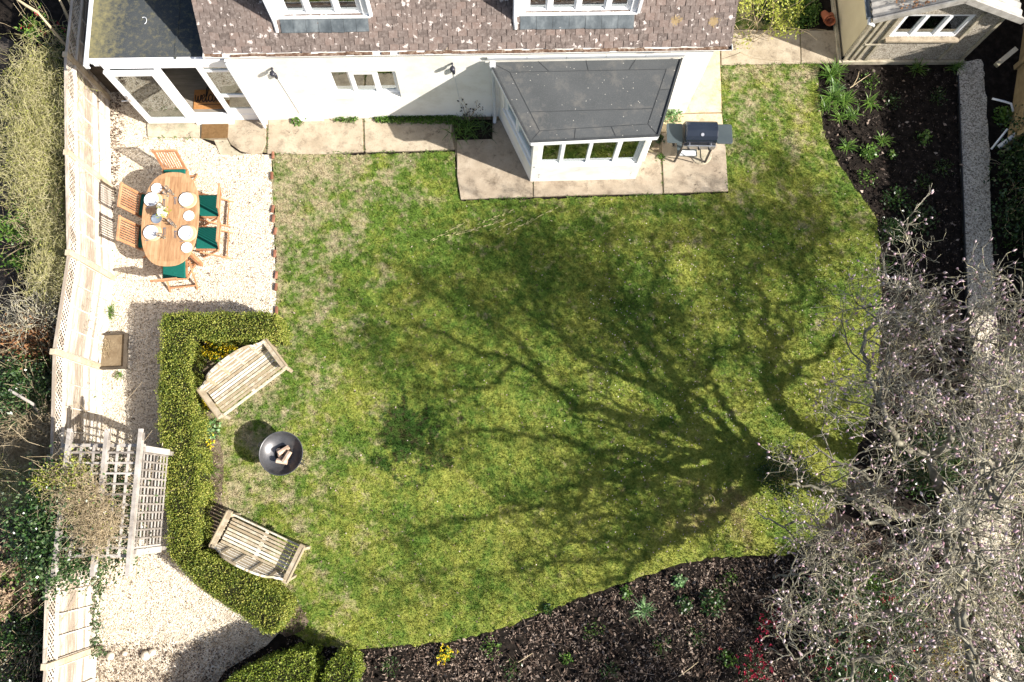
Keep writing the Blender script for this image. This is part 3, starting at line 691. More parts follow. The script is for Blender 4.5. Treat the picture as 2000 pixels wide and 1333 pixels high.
# main wall
mw = (1.49, 2.79, .86, 1.80)
mb = MB(); wall_holes(mb, 0, 8.47, 0, 2.40, 0, .28, [mw])
mb.bx(0, .28, .28, 5.6, 0, 2.44); mb.bx(8.19, 8.47, .28, 5.6, 0, 2.44)
mb.bx(.28, 8.19, 5.3, 5.6, 0, 2.44)
# gables
for u in (0.02, 8.25):
    mb.add([(u, .1, 2.44), (u + .2, .1, 2.44), (u, 5.6, 2.44), (u + .2, 5.6, 2.44), (u, 2.85, 4.7), (u + .2, 2.85, 4.7)], [(0, 2, 4), (1, 5, 3), (0, 4, 5, 1), (2, 3, 5, 4), (0, 1, 3, 2)])
mb.build('wall', M['render'], house)
mb = MB(); mb.bx(.28, 8.19, .28, 5.3, .0, .12); mb.build('floor', M['carpet'], house)
mb = MB(); mb.bx(.30, 8.17, 3.2, 3.3, .12, 2.4); mb.bx(.3, 8.17, .29, 3.2, 2.36, 2.40); mb.build('interior_partition', M['plaster'], house)
win(house, *mw, .10, [1.93, 2.36], tops=(1,))
mb = MB(); mb.bx(1.4, 2.9, .285, .52, .84, .87); mb.bx(1.46, 2.85, .165, .283, .835, .86); mb.build('window_board', M['upvc'], house)
# roll top bath-like white tub seen through the window
mb = MB(); mb.lathe([(.01, .0), (.20, .0), (.26, .25), (.27, .27), (.24, .26), (.18, .05), (.01, .04)], (1.85, .95, .62), 20); mb.build('basin', M['china'], house, smooth=True)
# plinth bits, cables
mb = MB(); mb.bx(.62, 1.12, -.05, -.001, .0, .07); mb.build('plinth', M['render'], house)
for k, (u, z) in enumerate(((.62, 1.95), (3.84, 2.02))):
    mb = MB(); mb.lathe([(.0, .0), (.045, .0), (.05, .03), (.045, .06), (0, .065)], (u, -.10, z - .03), 14); mb.bx(u - .012, u + .012, -.06, -.001, z, z + .05)
    mb.lathe([(.0, 0), (.027, 0), (.032, .06), (.027, .14), (0, .145)], (u + .01, -.045, z - .24), 12)
    l = mb.build('wall_lamp', M['lamp'], house, smooth=True)
    c = MB(); c.tube([(u + .01, -.012, z - .24), (u + .05, -.012, 1.0), (u + .09, -.012, .3)], .004, 5); c.build('cable', M['greywhite'], l)
# main roof
pitch = R_(47); T = math.tan(pitch); EZ = 2.53; ED = -.015; UL, UR = -.40, 8.72; RD = 2.85
def rz_(d): return EZ + (d - ED) * T
mb = MB()
mb.slab([(UL, ED), (UR, ED), (UR, RD), (UL, RD)], [EZ, EZ, rz_(RD), rz_(RD)], .12)
mb.slab([(UL, RD), (UR, RD), (UR, 5.85), (UL, 5.85)], [rz_(RD), rz_(RD), EZ, EZ], .12)
roof = mb.build('roof', M['deck'], house)
mb = MB()
ca, sa = math.cos(pitch), math.sin(pitch); ga = .112; tw = .168; rows = int((RD - ED) / ca / ga)
for r in range(rows):
    off = (r % 2) * tw / 2; k = 0; u = UL - off
    while u < UR:
        a = max(u, UL) + .003; b = min(u + tw, UR) - .003 - rng.uniform(0, .006)
        if b - a > .03:
            d0 = ED - .03 + r * ga * ca + rng.normal() * .003; z0 = EZ + (d0 - ED) * T + .016 + abs(rng.normal()) * .004; tl = .17; tilt = .022 + rng.normal() * .004
            p = [(a, d0, z0 + tilt), (b, d0 + rng.normal() * .003, z0 + tilt + rng.normal() * .003), (b, d0 + tl * ca, z0 + tl * sa), (a, d0 + tl * ca, z0 + tl * sa)]
            q = [(x, y + .009, z - .012) for x, y, z in p]
            mb.add(q + p, [(3, 2, 1, 0), (4, 5, 6, 7), (0, 1, 5, 4), (1, 2, 6, 5), (2, 3, 7, 6), (3, 0, 4, 7)])
        u += tw
mb.build('roof_tiles', M['tile'], roof)
# gutter of main roof: half round trough
def gutter(parent, p, q, r=.055, mat='gutter', dirt=True, name='gutter'):
    p = Vector(p); q = Vector(q); d = (q - p).normalized(); sd = d.cross(Vector((0, 0, 1))).normalized(); mb = MB(); n = 9
    vs = []; fs = []
    for e in (p, q):
        for rr in (r, r - .006):
            for k in range(n):
                a = math.pi + math.pi * k / (n - 1); vs.append(e + sd * rr * math.cos(a) + Vector((0, 0, rr * math.sin(a))))
    for k in range(n - 1):
        fs += [(k, k + 1, 2 * n + k + 1, 2 * n + k), (n + k + 1, n + k, 3 * n + k, 3 * n + k + 1)]
    fs += [(0, 2 * n, 3 * n, n), (n - 1, 2 * n - 1, 4 * n - 1, 3 * n - 1)]
    mb.add(vs, fs)
    for e in (p, q): mb.box(e, (.008 if abs(d.x) > .5 else 2 * r, 2 * r if abs(d.x) > .5 else .008, .001 + r), 0)
    g_ = mb.build(name, M[mat], parent)
    if dirt:
        m2 = MB(); nseg = 60
        for i in range(nseg):
            if rng.uniform() < .97:
                c = p + (q - p) * (i + .5) / nseg; L_ = (q - p).length / nseg
                m2.box((c.x, c.y + rng.normal() * .008, c.z - .03), (L_ * 1.0 if abs(d.x) > .5 else .05, .05 + rng.normal() * .008 if abs(d.x) > .5 else L_ * .98, .02 + rng.uniform(0, .012)))
        m2.build('debris', M['gutdirt'], g_)
    return g_
gutter(house, (UL, ED - .048, EZ - .015), (UR, ED - .048, EZ - .005))
mb = MB(); mb.bx(UL, UR, -.022, -.003, EZ - .16, EZ - .075); mb.build('fascia', M['upvc'], house)
# dormers
def dormer(u0, u1, mulls):
    d0 = .36; zb = rz_(d0) - .02; zt = zb + 1.15
    mb = MB(); wu = (u0 + .1, u1 - .1, zb + .05, zb + .98)
    wall_holes(mb, u0, u1, zb - .1, zt, d0, d0 + .1, [wu])
    mb.bx(u0, u0 + .08, d0 + .1, 2.0, zb - .2, zt); mb.bx(u1 - .08, u1, d0 + .1, 2.0, zb - .2, zt)
    D = mb.build('dormer', M['upvc'], house)
    m2 = MB(); m2.bx(u0 - .16, u1 + .16, d0 - .2, 2.2, zt, zt + .1); m2.build('dormer_roof', M['felt'], D)
    m2 = MB(); m2.bx(u0 - .02, u1 + .02, d0 - .045, d0 - .002, zb + .035, zb + .062); m2.bx(u0 - .06, u0 - .01, d0 - .04, d0 + .02, zb - .02, zt); m2.bx(u1 + .01, u1 + .06, d0 - .04, d0 + .02, zb + .06, zt); m2.build('trim', M['upvc'], D)
    m2 = MB()
    m2.tube([(u0 - .075, d0 - .06, zt), (u0 - .075, d0 - .06, zb + .02), (u0 - .06, d0 - .17, zb - .14)], .034, 10); m2.build('downpipe', M['upvc'], D, smooth=True)
    m2 = MB(); dd = d0 - .19
    nseg = 7
    for i in range(nseg):
        a = u0 + .02 + (u1 - u0 - .04) * i / nseg; b = u0 + .02 + (u1 - u0 - .04) * (i + 1) / nseg - .004
        m2.slab([(a, dd), (b, dd + rng.normal() * .006), (b, d0 - .001), (a, d0 - .001)], [rz_(dd) + .055 + rng.uniform(0, .006)] * 2 + [zb + .06] * 2, .012)
    m2.build('flashing', M['lead'], D)
    m3 = MB(); m3.bx(u0 + .09, u1 - .09, d0 + 1.0, d0 + 1.05, zb, zt); m3.bx(u0 + .09, u1 - .09, d0 + .12, d0 + 1.0, zb + .02, zb + .05); m3.build('dormer_interior', M['plaster'], D)
    win(house, *wu, d0 + .02, mulls, fw=.05, sill=False)
dormer(.98, 2.50, [1.50, 1.98]); dormer(5.02, 7.00, [5.52, 6.0, 6.50])

# ---- porch (flat roofed lean-to), set back a little
PU0, PU1, PD = -2.34, -.02, .0
FL = .22
mb = MB()
mb.bx(PU0, PU0 + .06, PD + .06, 3.6, 0, 2.2); mb.bx(PU0 + .06, -.07, 3.0, 3.1, 0, 2.2)
mb.build('porch_wall', M['render'], house)
mb = MB(); mb.bx(PU0 + .06, -.03, PD + .08, 2.98, .02, FL); mb.build('porch_floor', M['wood_in'], house)
# beige return of the main wall
mb = MB(); mb.bx(-.10, -.002, -.10, .26, .0, 2.36); mb.build('corner_post', M['render'], house)
# porch frame
mb = MB()
mb.bx(PU0, -.102, PD, PD + .058, 2.02, 2.2)
mb.bx(PU0, -.102, PD, PD + .058, .05, FL + .05)
for a, b in ((PU0, PU0 + .07), (-1.46, -1.39), (-.72, -.62), (-.17, -.102)): mb.bx(a, b, PD - .002, PD + .058, FL + .05, 2.02)
mb.bx(-.62, -.17, PD, PD + .055, 1.86, 1.92); mb.bx(-.62, -.17, PD, PD + .055, .96, 1.04); mb.bx(-.62, -.17, PD + .01, PD + .05, FL + .05, .5)
mb.bx(-.17 - .0, -.17 + .0001, PD, PD + .05, .5, .96)
pf = mb.build('porch_frame', M['upvc'], house, bevel=.004)
mb = MB(); mb.bx(-.62, -.17, PD + .02, PD + .026, 1.04, 1.86); mb.bx(-.62, -.17, PD + .02, PD + .026, 1.92, 2.02); mb.bx(-.62, -.17, PD + .02, PD + .026, .5, .96); mb.bx(PU0 + .07, -1.46, PD + .02, PD + .026, FL + .05, 2.02); mb.build('pane', M['glass'], pf)
mb = MB(); mb.bx(-1.41, -.68, PD - .09, PD - .003, .04, .12); mb.build('door_sill', M['upvc'], pf)
# open door leaf folded back over the side light
a, b, z0, z1, dd = PU0 - .02, -1.43, .10, 2.0, PD - .075
mb = MB(); f = .115
mb.bx(a, b, dd, dd + .06, z0, z0 + .17); mb.bx(a, b, dd, dd + .06, z1 - f, z1); mb.bx(a, a + f, dd, dd + .06, z0 + .17, z1 - f); mb.bx(b - f, b, dd, dd + .06, z0 + .17, z1 - f)
dl = mb.build('door', M['upvc'], house, bevel=.005)
mb = MB(); mb.bx(a + f, b - f, dd + .028, dd + .034, z0 + .17, z1 - f); mb.build('pane', M['glass'], dl)
mb = MB(); mb.tube([(a + .05, dd, 1.12), (a + .05, dd - .055, 1.12), (a - .07, dd - .06, 1.12)], .011, 8); mb.bx(a + .03, a + .07, dd - .012, dd - .001, 1.0, 1.22); mb.build('handle', M['chrome'], dl, smooth=False)
# porch roof
z = 2.30
mb = MB(); mb.bx(PU0 - .13, UL - .002, PD + .05, 3.7, z - .10, z); mb.bx(UL, -.12, PD + .052, 3.7, z - .1, z - .02)
pr = mb.build('porch_roof', M['feltmoss'], house)
mb = MB(); mb.bx(PU0 + 1.35, PU0 + 1.39, PD + .0, 3.6, z + .001, z + .007); mb.build('felt_seam', M['feltmoss'], pr)
mb = MB(); mb.bx(PU0 - .13, -.12, PD + .02, PD + .048, z - .22, z - .012); mb.bx(PU0 - .13, -.12, PD - .012, PD + .018, z - .10, z - .03); mb.build('porch_fascia', M['upvc'], house)
mb = MB(); mb.bx(PU0 - .21, PU0 - .135, PD - .07, 3.7, z - .06, z + .01); mb.bx(PU0 - .22, PU0 - .135, PD - .10, PD - .071, z - .11, z + .0); mb.build('side_gutter', M['greywhite'], house, bevel=.01)
# rainwater pipe at porch corner
mb = MB(); mb.tube([(-.03, -.16, 2.42), (-.05, -.15, 2.2), (-.05, -.15, .25), (-.04, -.2, .1)], .034, 10); mb.build('downpipe', M['upvc'], house, smooth=True)
# curved cable loop fallen on porch roof
mb = MB(); mb.tube([(PU0 + .78 + .05 * math.cos(t), .75 + .07 * math.sin(t), z + .012) for t in np.linspace(-1.2, 2.2, 9)], .006, 5); mb.build('twig_on_roof', M['greywhite'], pr)

# ---- bay
def toH(p):
    x = p[0] - HO[0]; y = p[1] - HO[1]; c, s_ = math.cos(-HR), math.sin(-HR); return (x * c - y * s_, x * s_ + y * c)
Bp = [toH((-.04, 7.74)), toH((.60, 6.32)), toH((2.71, 6.39)), toH((3.28, 7.83))]
BWT = 2.04
def face_frame(a, b):
    a = Vector((a[0], a[1], 0)); b = Vector((b[0], b[1], 0)); d = (b - a); L_ = d.length; ang = math.atan2(d.y, d.x); return a, L_, ang
def bay_face(a, b, holes, wins, last):
    a3, L_, ang = face_frame(a, b); mb = MB(); wall_holes(mb, 0, L_, 0, BWT, 0, .16, holes)
    M3 = Matrix.Rotation(ang, 3, 'Z'); mb.v = [tuple(M3 @ Vector(v) + a3) for v in mb.v]
    return mb, a3, ang, L_
def xf_obj(o, a3, ang):
    for c in [o] + list(o.children):
        for v in c.data.vertices: v.co = Matrix.Rotation(ang, 3, 'Z') @ v.co + a3
fl = (Bp[2][0] - Bp[1][0]); ll = math.dist(Bp[0], Bp[1]); rl = math.dist(Bp[2], Bp[3])
specs = [(Bp[0], Bp[1], [(.26, ll - .06, .76, 1.92)], [.78]), (Bp[1], Bp[2], [(.10, math.dist(Bp[1], Bp[2]) - .10, .78, 1.94)], [.55, 1.05, 1.56]), (Bp[2], Bp[3], [(.12, rl - .35, .76, 1.92)], [.72])]
allm = MB()
for a, b, hs, ml in specs:
    mb, a3, ang, L_ = bay_face(a, b, hs, ml, False); allm.add(mb.v, mb.f)
    w = win(house, hs[0][0], hs[0][1], hs[0][2], hs[0][3], .03, ml, tops=(1, 2) if len(ml) == 3 else (), sill=True, pname='bay_window'); xf_obj(w, a3, ang)
allm.build('bay_wall', M['render'], house)
mb = MB(); mb.prism([Bp[0], (Bp[1][0] + .15, Bp[1][1] + .15), (Bp[2][0] - .15, Bp[2][1] + .15), Bp[3]], .02, .12); mb.build('bay_floor', M['carpet'], house)
mb = MB(); mb.prism([(Bp[1][0] + .22, Bp[1][1] + .165), (Bp[2][0] - .22, Bp[2][1] + .165), (Bp[2][0] - .1, Bp[2][1] + .42), (Bp[1][0] + .1, Bp[1][1] + .42)], .74, .77); mb.build('window_board', M['upvc'], house)
# sofa-like white seat inside bay
mb = MB(); mb.bx(Bp[1][0] + .3, Bp[2][0] - .3, Bp[1][1] + .35, Bp[1][1] + .75, .12, .5); mb.bx(Bp[1][0] + .3, Bp[2][0] - .3, Bp[1][1] + .28, Bp[1][1] + .42, .5, .85); mb.build('window_seat', M['plaster'], house, bevel=.05)
mb = MB()
for u, z in ((.16, .25), (.16, .32), (.16, .39)): mb.box((Bp[1][0] + u, Bp[1][1] - .002, z), (.025, .004, .012)); mb.box((Bp[2][0] - u + .02, Bp[2][1] - .002, z), (.025, .004, .012))
mb.build('weep_vent', M['black'], house)
# bay roof: sloping felt with seams
rp = [toH((-.19, 7.66)), toH((.53, 6.17)), toH((2.76, 6.30)), toH((3.22, 7.76))]
rz4 = [2.19, 2.14, 2.14, 2.19]
mb = MB(); mb.slab(rp, rz4, .05); brf = mb.build('bay_roof', M['felt'], house, bevel=.01)
def rzz(d): y0 = (rp[1][1] + rp[2][1]) / 2; y1 = (rp[0][1] + rp[3][1]) / 2; return 2.14 + .05 * max(0, min(1, (d - y0) / (y1 - y0)))
seams = MB()
def lerp(a, b, t): return (a[0] + (b[0] - a[0]) * t, a[1] + (b[1] - a[1]) * t)
cen = ((rp[0][0] + rp[1][0] + rp[2][0] + rp[3][0]) / 4, (rp[0][1] + rp[1][1] + rp[2][1] + rp[3][1]) / 4)
inn = []
for p, q in zip(rp, (.20, .20, .17, .17)): inn.append(lerp(p, cen, q))
def seam(p, q, w=.009): seams.beam((p[0], p[1], rzz(p[1]) + .003), (q[0], q[1], rzz(q[1]) + .003), w, .006)
inn[0] = (inn[0][0], rp[0][1] - .20); inn[3] = (inn[3][0], rp[3][1] - .20)
inn[1] = (rp[1][0] + .16, rp[1][1] + .20); inn[2] = (rp[2][0] - .17, rp[2][1] + .22)
seam(inn[0], inn[1]); seam(inn[1], inn[2]); seam(inn[2], inn[3]); seam(inn[3], inn[0])
seam(inn[1], rp[1]); seam(inn[2], rp[2]); seam(inn[0], rp[0], .008)
for t in (.33, .66): seam(lerp(inn[1], inn[2], t), lerp(rp[1], rp[2], t + .01))
for t in (.25, .5, .76): seam(lerp(inn[0], inn[3], t), lerp(rp[0], rp[3], t))
seam(lerp(inn[2], inn[3], .62), lerp(rp[2], rp[3], .6)); seam(lerp(inn[1], inn[0], .32), lerp(inn[2], inn[3], .28))
seams.build('felt_seam', M['seam'], brf)
edge = MB()
for a, b in ((rp[0], rp[1]), (rp[1], rp[2]), (rp[2], rp[3])):
    edge.beam((a[0], a[1], rzz(a[1]) - .075), (b[0], b[1], rzz(b[1]) - .075), .03, .11)
edge.build('bay_fascia', M['upvc'], house)
mb = MB()
for a, b in ((rp[0], rp[1]), (rp[1], rp[2]), (rp[2], rp[3])): mb.beam((a[0], a[1], rzz(a[1]) + .012), (b[0], b[1], rzz(b[1]) + .012), .035, .028)
mb.build('edge_trim', M['seam'], brf)
mb = MB()
n_ = 5
for i in range(n_):
    p = lerp((rp[0][0] - .04, rp[0][1] + .05), (rp[3][0] + .05, rp[3][1] + .05), i / n_); q = lerp((rp[0][0] - .04, rp[0][1] + .05), (rp[3][0] + .05, rp[3][1] + .05), (i + 1) / n_ - .003)
    mb.beam((p[0], p[1] - .02, 2.25), (q[0], q[1] - .02, 2.25), .02, .10, (0, -.2, 1))
mb.build('wall_flashing', M['greywhite'], house)
# hopper and downpipe left of bay
u, d = toH((-.14, 7.62))
mb = MB(); mb.box((u, d - .02, 2.17), (.10, .11, .14)); mb.tube([(u, d, 2.14), (u + .0, d + .02, 1.95), (u + .03, d + .03, .2), (u + .02, d - .04, .07)], .034, 10)
mb.build('downpipe', M['greywhite'], house, smooth=False)

# mats
mb = MB(); c = W3(420, 255, .05)
mb.box((0, 0, .012), (.53, .35, .022)); dm = mb.build('doormat', M['coir'], bevel=.006); dm.location = (c[0], c[1], .05); dm.rotation_euler = (0, 0, R_(1.5))
tag(dm, 'plain brown coir doormat on the paving outside the porch', 'doormat')
c = W3(414, 194, FL + .02)
wm = empty('doormat', (c[0] - .02, c[1] - .0, FL + .002), R_(1.5)); tag(wm, 'orange coir mat reading welcome inside the open porch door', 'doormat')
mb = MB(); mb.box((0, 0, .01), (.68, .42, .02)); mb.build('mat', M['coir_orange'], wm, bevel=.005)
# cursive lettering drawn stroke by stroke
letters = {
 'w': ([(0, .9), (.05, .35), (.2, .02), (.38, .25), (.45, .8), (.5, .25), (.68, .02), (.85, .3), (.92, .9), (1.05, .75)], 1.05),
 'e': ([(0, .35), (.3, .5), (.52, .75), (.4, .98), (.15, .8), (.08, .4), (.25, .04), (.5, .08), (.7, .35)], .62),
 'l': ([(0, .3), (.25, .9), (.42, 1.7), (.3, 2.0), (.15, 1.6), (.12, .5), (.22, .04), (.4, .1), (.52, .35)], .48),
 'c': ([(.6, .8), (.4, 1.0), (.12, .75), (.08, .35), (.28, .03), (.55, .12), (.72, .35)], .66),
 'o': ([(.4, 1.0), (.12, .8), (.06, .4), (.25, .03), (.5, .15), (.58, .6), (.4, 1.0), (.55, .85), (.8, .85)], .76),
 'm': ([(0, .85), (.08, .9), (.1, .02), (.2, .6), (.38, .95), (.45, .6), (.46, .02), (.56, .6), (.74, .95), (.82, .6), (.83, .15), (.98, .06), (1.1, .3)], 1.08)}
def smooth_line(p, n=5):
    p = np.array(p); q = np.vstack([p[0], p, p[-1]]); out = []
    for i in range(1, len(q) - 2):
        for t in np.linspace(0, 1, n, endpoint=False):
            out.append(.5 * ((2 * q[i]) + (-q[i - 1] + q[i + 1]) * t + (2 * q[i - 1] - 5 * q[i] + 4 * q[i + 1] - q[i + 2]) * t * t + (-q[i - 1] + 3 * q[i] - 3 * q[i + 1] + q[i + 2]) * t ** 3))
    out.append(q[-2]); return out
mb = MB(); x = 0; tot = sum(letters[c_][1] for c_ in 'welcome'); sc = .62 / tot
for c_ in 'welcome':
    L_, adv = letters[c_]; s_ = smooth_line([(a + x, b) for a, b in L_])
    mb.tube([((a * sc) - .31, b * sc * 1.4 - .06, .022) for a, b in s_], .010, 6); x += adv
mb.box((0, -.12, .021), (.5, .010, .004)); mb.build('lettering', M['black'], wm)

# ================================================================= GARAGE
gy = 9.03; gx0, gx1 = 7.13, 9.62
gar = empty('garage', (gx0, gy, 0), R_(.6)); tag(gar, 'pebbledashed concrete garage with white framed window beside the soil bed', 'garage')
gw = gx1 - gx0; ge = 1.74; ap = 2.3; gm = gw / 2
mb = MB(); wh = (.52, 1.86, .93, 1.66); wall_holes(mb, 0, gw, .12, ge, 0, .09, [wh])
mb.add([(0, .0, ge), (gw, .0, ge), (gm, .0, ap), (0, .09, ge), (gw, .09, ge), (gm, .09, ap)], [(0, 1, 2), (5, 4, 3), (0, 3, 4, 1), (1, 4, 5, 2), (2, 5, 3, 0)])
mb.bx(gw - .09, gw, .09, 5, 0, ge); mb.bx(.09, gw - .09, 4.9, 5, 0, ge)
mb.build('wall', M['dash'], gar)
mb = MB(); mb.bx(-.0, .06, .10, 4.98, .0, ge); mb.build('side_wall', M['cream'], gar)
mb = MB(); mb.bx(-.05, gw + .02, -.06, .0, .0, .12); mb.build('plinth', M['stone_green'], gar, bevel=.01)
mb = MB(); mb.bx(-.12, -.052, -.06, 4.9, 0, .1); mb.build('plinth', M['stone_green'], gar, bevel=.01)
mb = MB()
for u in (-.03, .10, .22, .40, 1.94, 2.40): mb = MB(); mb.bx(u, u + .055, -.035, -.001, .12, ge - .01); mb.build('panel_strip', M['stone_green'], gar)
mb = MB(); mb.bx(.14, .45, -.05, -.036, .70, .74); mb.build('panel_strip', M['stone_green'], gar)
w = win(gar, .52, 1.86, .93, 1.66, .01, [.95, 1.41], sill=False, fw=.05)
mb = MB(); mb.bx(.46, 1.92, -.10, .005, .86, .925); mb.build('window_sill', M['stone'], gar, bevel=.01)
mb = MB(); mb.bx(.1, gw - .1, 1.2, 1.25, .0, ge); mb.bx(.1, gw - .1, .1, 1.2, .0, .05); mb.build('interior', M['greendk'] if False else M['darkwood'], gar)
# corrugated roof
mb = MB(); nx = 60
for sgn in (0, 1):
    x0, x1 = (-.16, gm) if sgn == 0 else (gm, gw + .2)
    z0, z1 = (ge - .02, ap + .06) if sgn == 0 else (ap + .06, ge - .04)
    vs = []; fs = []; nyc = 140; y0 = -.14
    for j in range(nyc):
        y = y0 + j * .037; zz = .02 * math.sin(j * 2 * math.pi / 4)
        vs += [(x0, y, z0 + zz), (x1, y, z1 + zz)]
    fs = [(2 * j, 2 * j + 1, 2 * j + 3, 2 * j + 2) for j in range(nyc - 1)]
    mb.add(vs, fs); mb.add([(a, b, c_ - .05) for a, b, c_ in vs], [f[::-1] for f in fs])
gr = mb.build('roof', M['asb'], gar)
mb = MB(); mb.beam((-.16, -.17, ge - .03), (gm, -.17, ap + .04), .03, .14); mb.beam((gm, -.17, ap + .04), (gw + .22, -.17, ge - .05), .03, .14); mb.build('bargeboard', M['asb'], gar)
mb = MB()
for j in range(7): mb.tube([(gm, -.14 + .25 * j, ap + .07), (gm, .08 + .25 * j, ap + .07)], .06, 10)
mb.build('ridge_cap', M['asb'], gr)
A = rng.uniform([.2, -.1], [.9, .4], (160, 2)); P = np.stack([A[:, 0], A[:, 1], ge + (A[:, 0]) * (ap - ge) / gm + .09], 1)
V, Fc = leaf_geo(P, .05, .03, .1, None, .2, .6); o = link_mesh('dead_leaves', V, Fc, M['brownleaf'], gr)
gutter(gar, (-.22, -.1, ge - .05), (-.22, 4.9, ge - .05), .05, 'lead', False)
mb = MB(); mb.tube([(-.22, -.08, ge - .05), (-.2, -.16, ge - .12), (-.06, -.1, ge - .25), (-.0, -.06, ge - .35)], .032, 8); mb.build('downpipe', M['greywhite'], gar, smooth=True)
# translucent canopy beside garage
cp = empty('canopy', (gx0 - .45, gy + .9, 0), R_(.6)); tag(cp, 'ribbed translucent plastic canopy over the cream side of the garage', 'canopy')
mb = MB(); vs = []; nn_ = 34
for j in range(nn_): x = -.2 + j * .0145; vs += [(x, -.20, 1.70 + .008 * (-1) ** j), (x, 3, 1.70 + .008 * (-1) ** j)]
mb.add(vs, [(2 * j, 2 * j + 2, 2 * j + 3, 2 * j + 1) for j in range(nn_ - 1)]); mb.build('sheet', M['greywhite'], cp)
mb = MB(); mb.bx(-.2, .29, -.21, -.17, 1.64, 1.69); mb.bx(-.2, -.16, -.17, 3, 1.64, 1.69); mb.build('frame', M['upvc'], cp)

# ================================================================= FENCES
fp = [(-8.02, 12.0), (-8.0, 10.0), (-7.97, 8.07), (-7.74, 6.15), (-7.50, 4.28), (-7.56, 2.53), (-7.40, .75), (-7.24, -1.0), (-7.12, -2.50), (-7.05, -4.3), (-7.0, -6.1)]
fence = empty('fence', (-7.5, 3.0, 0)); tag(fence, 'long bleached lap board fence with lattice top left of the gravel', 'fence')
HF = 1.60
for i, p in enumerate(fp):
    mb = MB(); mb.bx(p[0] - .05, p[0] + .05, p[1] - .05, p[1] + .05, 0, HF + .06); mb.build('post', M['fencepost'], fence, world=True, bevel=.006)
for i in range(1, len(fp) - 1):
    a = Vector((fp[i][0], fp[i][1], 0)); b = Vector((fp[i + 1][0], fp[i + 1][1], 0)); d = (b - a).normalized(); a += d * .05; b -= d * .05; L_ = (b - a).length
    sd = Vector((-d.y, d.x, 0)); sd = -sd if sd.x < 0 else sd
    drop = rng.uniform(-.02, .03)
    mb = MB(); z = .05; zt = HF - .30 + drop
    nsl = 15; hs = (zt - z) / nsl
    for k in range(nsl):
        z0 = z + k * hs; wob = rng.normal() * .002
        mb.beam(a + Vector((0, 0, z0 + hs * .5)) + sd * (.0 + wob), b + Vector((0, 0, z0 + hs * .5)) + sd * (.0 - wob), .012, hs * 1.12, (0, 0, 1) if False else sd * .12 + Vector((0, 0, 1)))
    pn = mb.build('lap_panel', M['fencewood'], fence, world=True)
    mb = MB(); nbt = 4
    for k in range(nbt + 1):
        q = a + d * (L_ * k / nbt) * .98 + d * .02; mb.beam(q + sd * .022 + Vector((0, 0, .04)), q + sd * .022 + Vector((0, 0, zt)), .028, .018, d)
    mb.beam(a + sd * .016 + Vector((0, 0, zt + .012)), b + sd * .016 + Vector((0, 0, zt + .012)), .045, .03); mb.beam(a + sd * .016 + Vector((0, 0, .06)), b + sd * .016 + Vector((0, 0, .06)), .03, .10)
    mb.build('batten', M['fencewood'], fence, world=True)
    # lattice
    mb = MB(); z0, z1 = zt + .03, HF - .01 + drop; hl = z1 - z0; t = -hl
    while t < L_:
        for s_ in (0, 1):
            ta, tb = (t, t + hl) if s_ == 0 else (t + hl, t); c0 = max(0, min(1, (0 - t) / hl)); c1 = max(0, min(1, (L_ - t) / hl))
            if c1 > c0 + .02:
                za, zb_ = (z0 + hl * c0, z0 + hl * c1) if s_ == 0 else (z1 - hl * c0, z1 - hl * c1)
                mb.beam(a + d * (t + hl * c0) + Vector((0, 0, za)) + sd * (.004 if s_ else -.004), a + d * (t + hl * c1) + Vector((0, 0, zb_)) + sd * (.004 if s_ else -.004), .007, .02, Vector((0, 0, 1)))
        t += .085
    mb.beam(a + Vector((0, 0, z1 + .012)), b + Vector((0, 0, z1 + .012)), .05, .035)
    mb.build('lattice', M['fencewood'], fence, world=True)
# fence and gate pieces by the tank
f2 = empty('fence', (-7.6, 8.0, 0)); tag(f2, 'short dark boarded fence between oil tank and porch', 'fence')
mb = MB()
for k in range(8): mb.beam((-7.90 + k * .085, 8.22 - .0 * k, .03), (-7.90 + k * .085, 8.22, 1.0 - .02 * (k % 2)), .08, .018, (0, 1, 0))
mb.build('boards', M['darkwood'], f2, world=True); mb = MB(); mb.beam((-7.92, 8.24, .9), (-7.22, 8.24, .9), .03, .06); mb.beam((-7.92, 8.24, .3), (-7.22, 8.24, .3), .03, .06); mb.build('rail', M['darkwood'], f2, world=True)
# right-hand boarded fence of the neighbour
f3 = empty('fence', (11.0, 8, 0)); tag(f3, 'honey brown boarded fence at the top right corner', 'fence')
pa = W(1962, 190, 1.1); pb = W(2080, -40, 1.1)
pa = Vector((10.35, 7.2, 0)); pb = Vector((11.3, 10.8, 0)); d = (pb - pa).normalized()
mb = MB(); k = 0
while k * .1 < (pb - pa).length: q = pa + d * k * .1; mb.beam(q + Vector((0, 0, .03)), q + Vector((0, 0, 1.55)), .016, .096, d); k += 1
mb.build('boards', M['yellowwood'], f3, world=True)
mb = MB(); mb.beam(pa + Vector((-.03, 0, 1.5)), pb + Vector((-.03, 0, 1.5)), .03, .07); mb.beam(pa + Vector((-.03, 0, .5)), pb + Vector((-.03, 0, .5)), .03, .07); mb.build('rail', M['yellowwood'], f3, world=True)
for t in (0, 1.8, 3.6):
    q = pa + d * t; mb = MB(); mb.bx(q.x - .08, q.x + .02, q.y - .05, q.y + .05, 0, 1.62); mb.build('post', M['yellowwood'], f3, world=True)

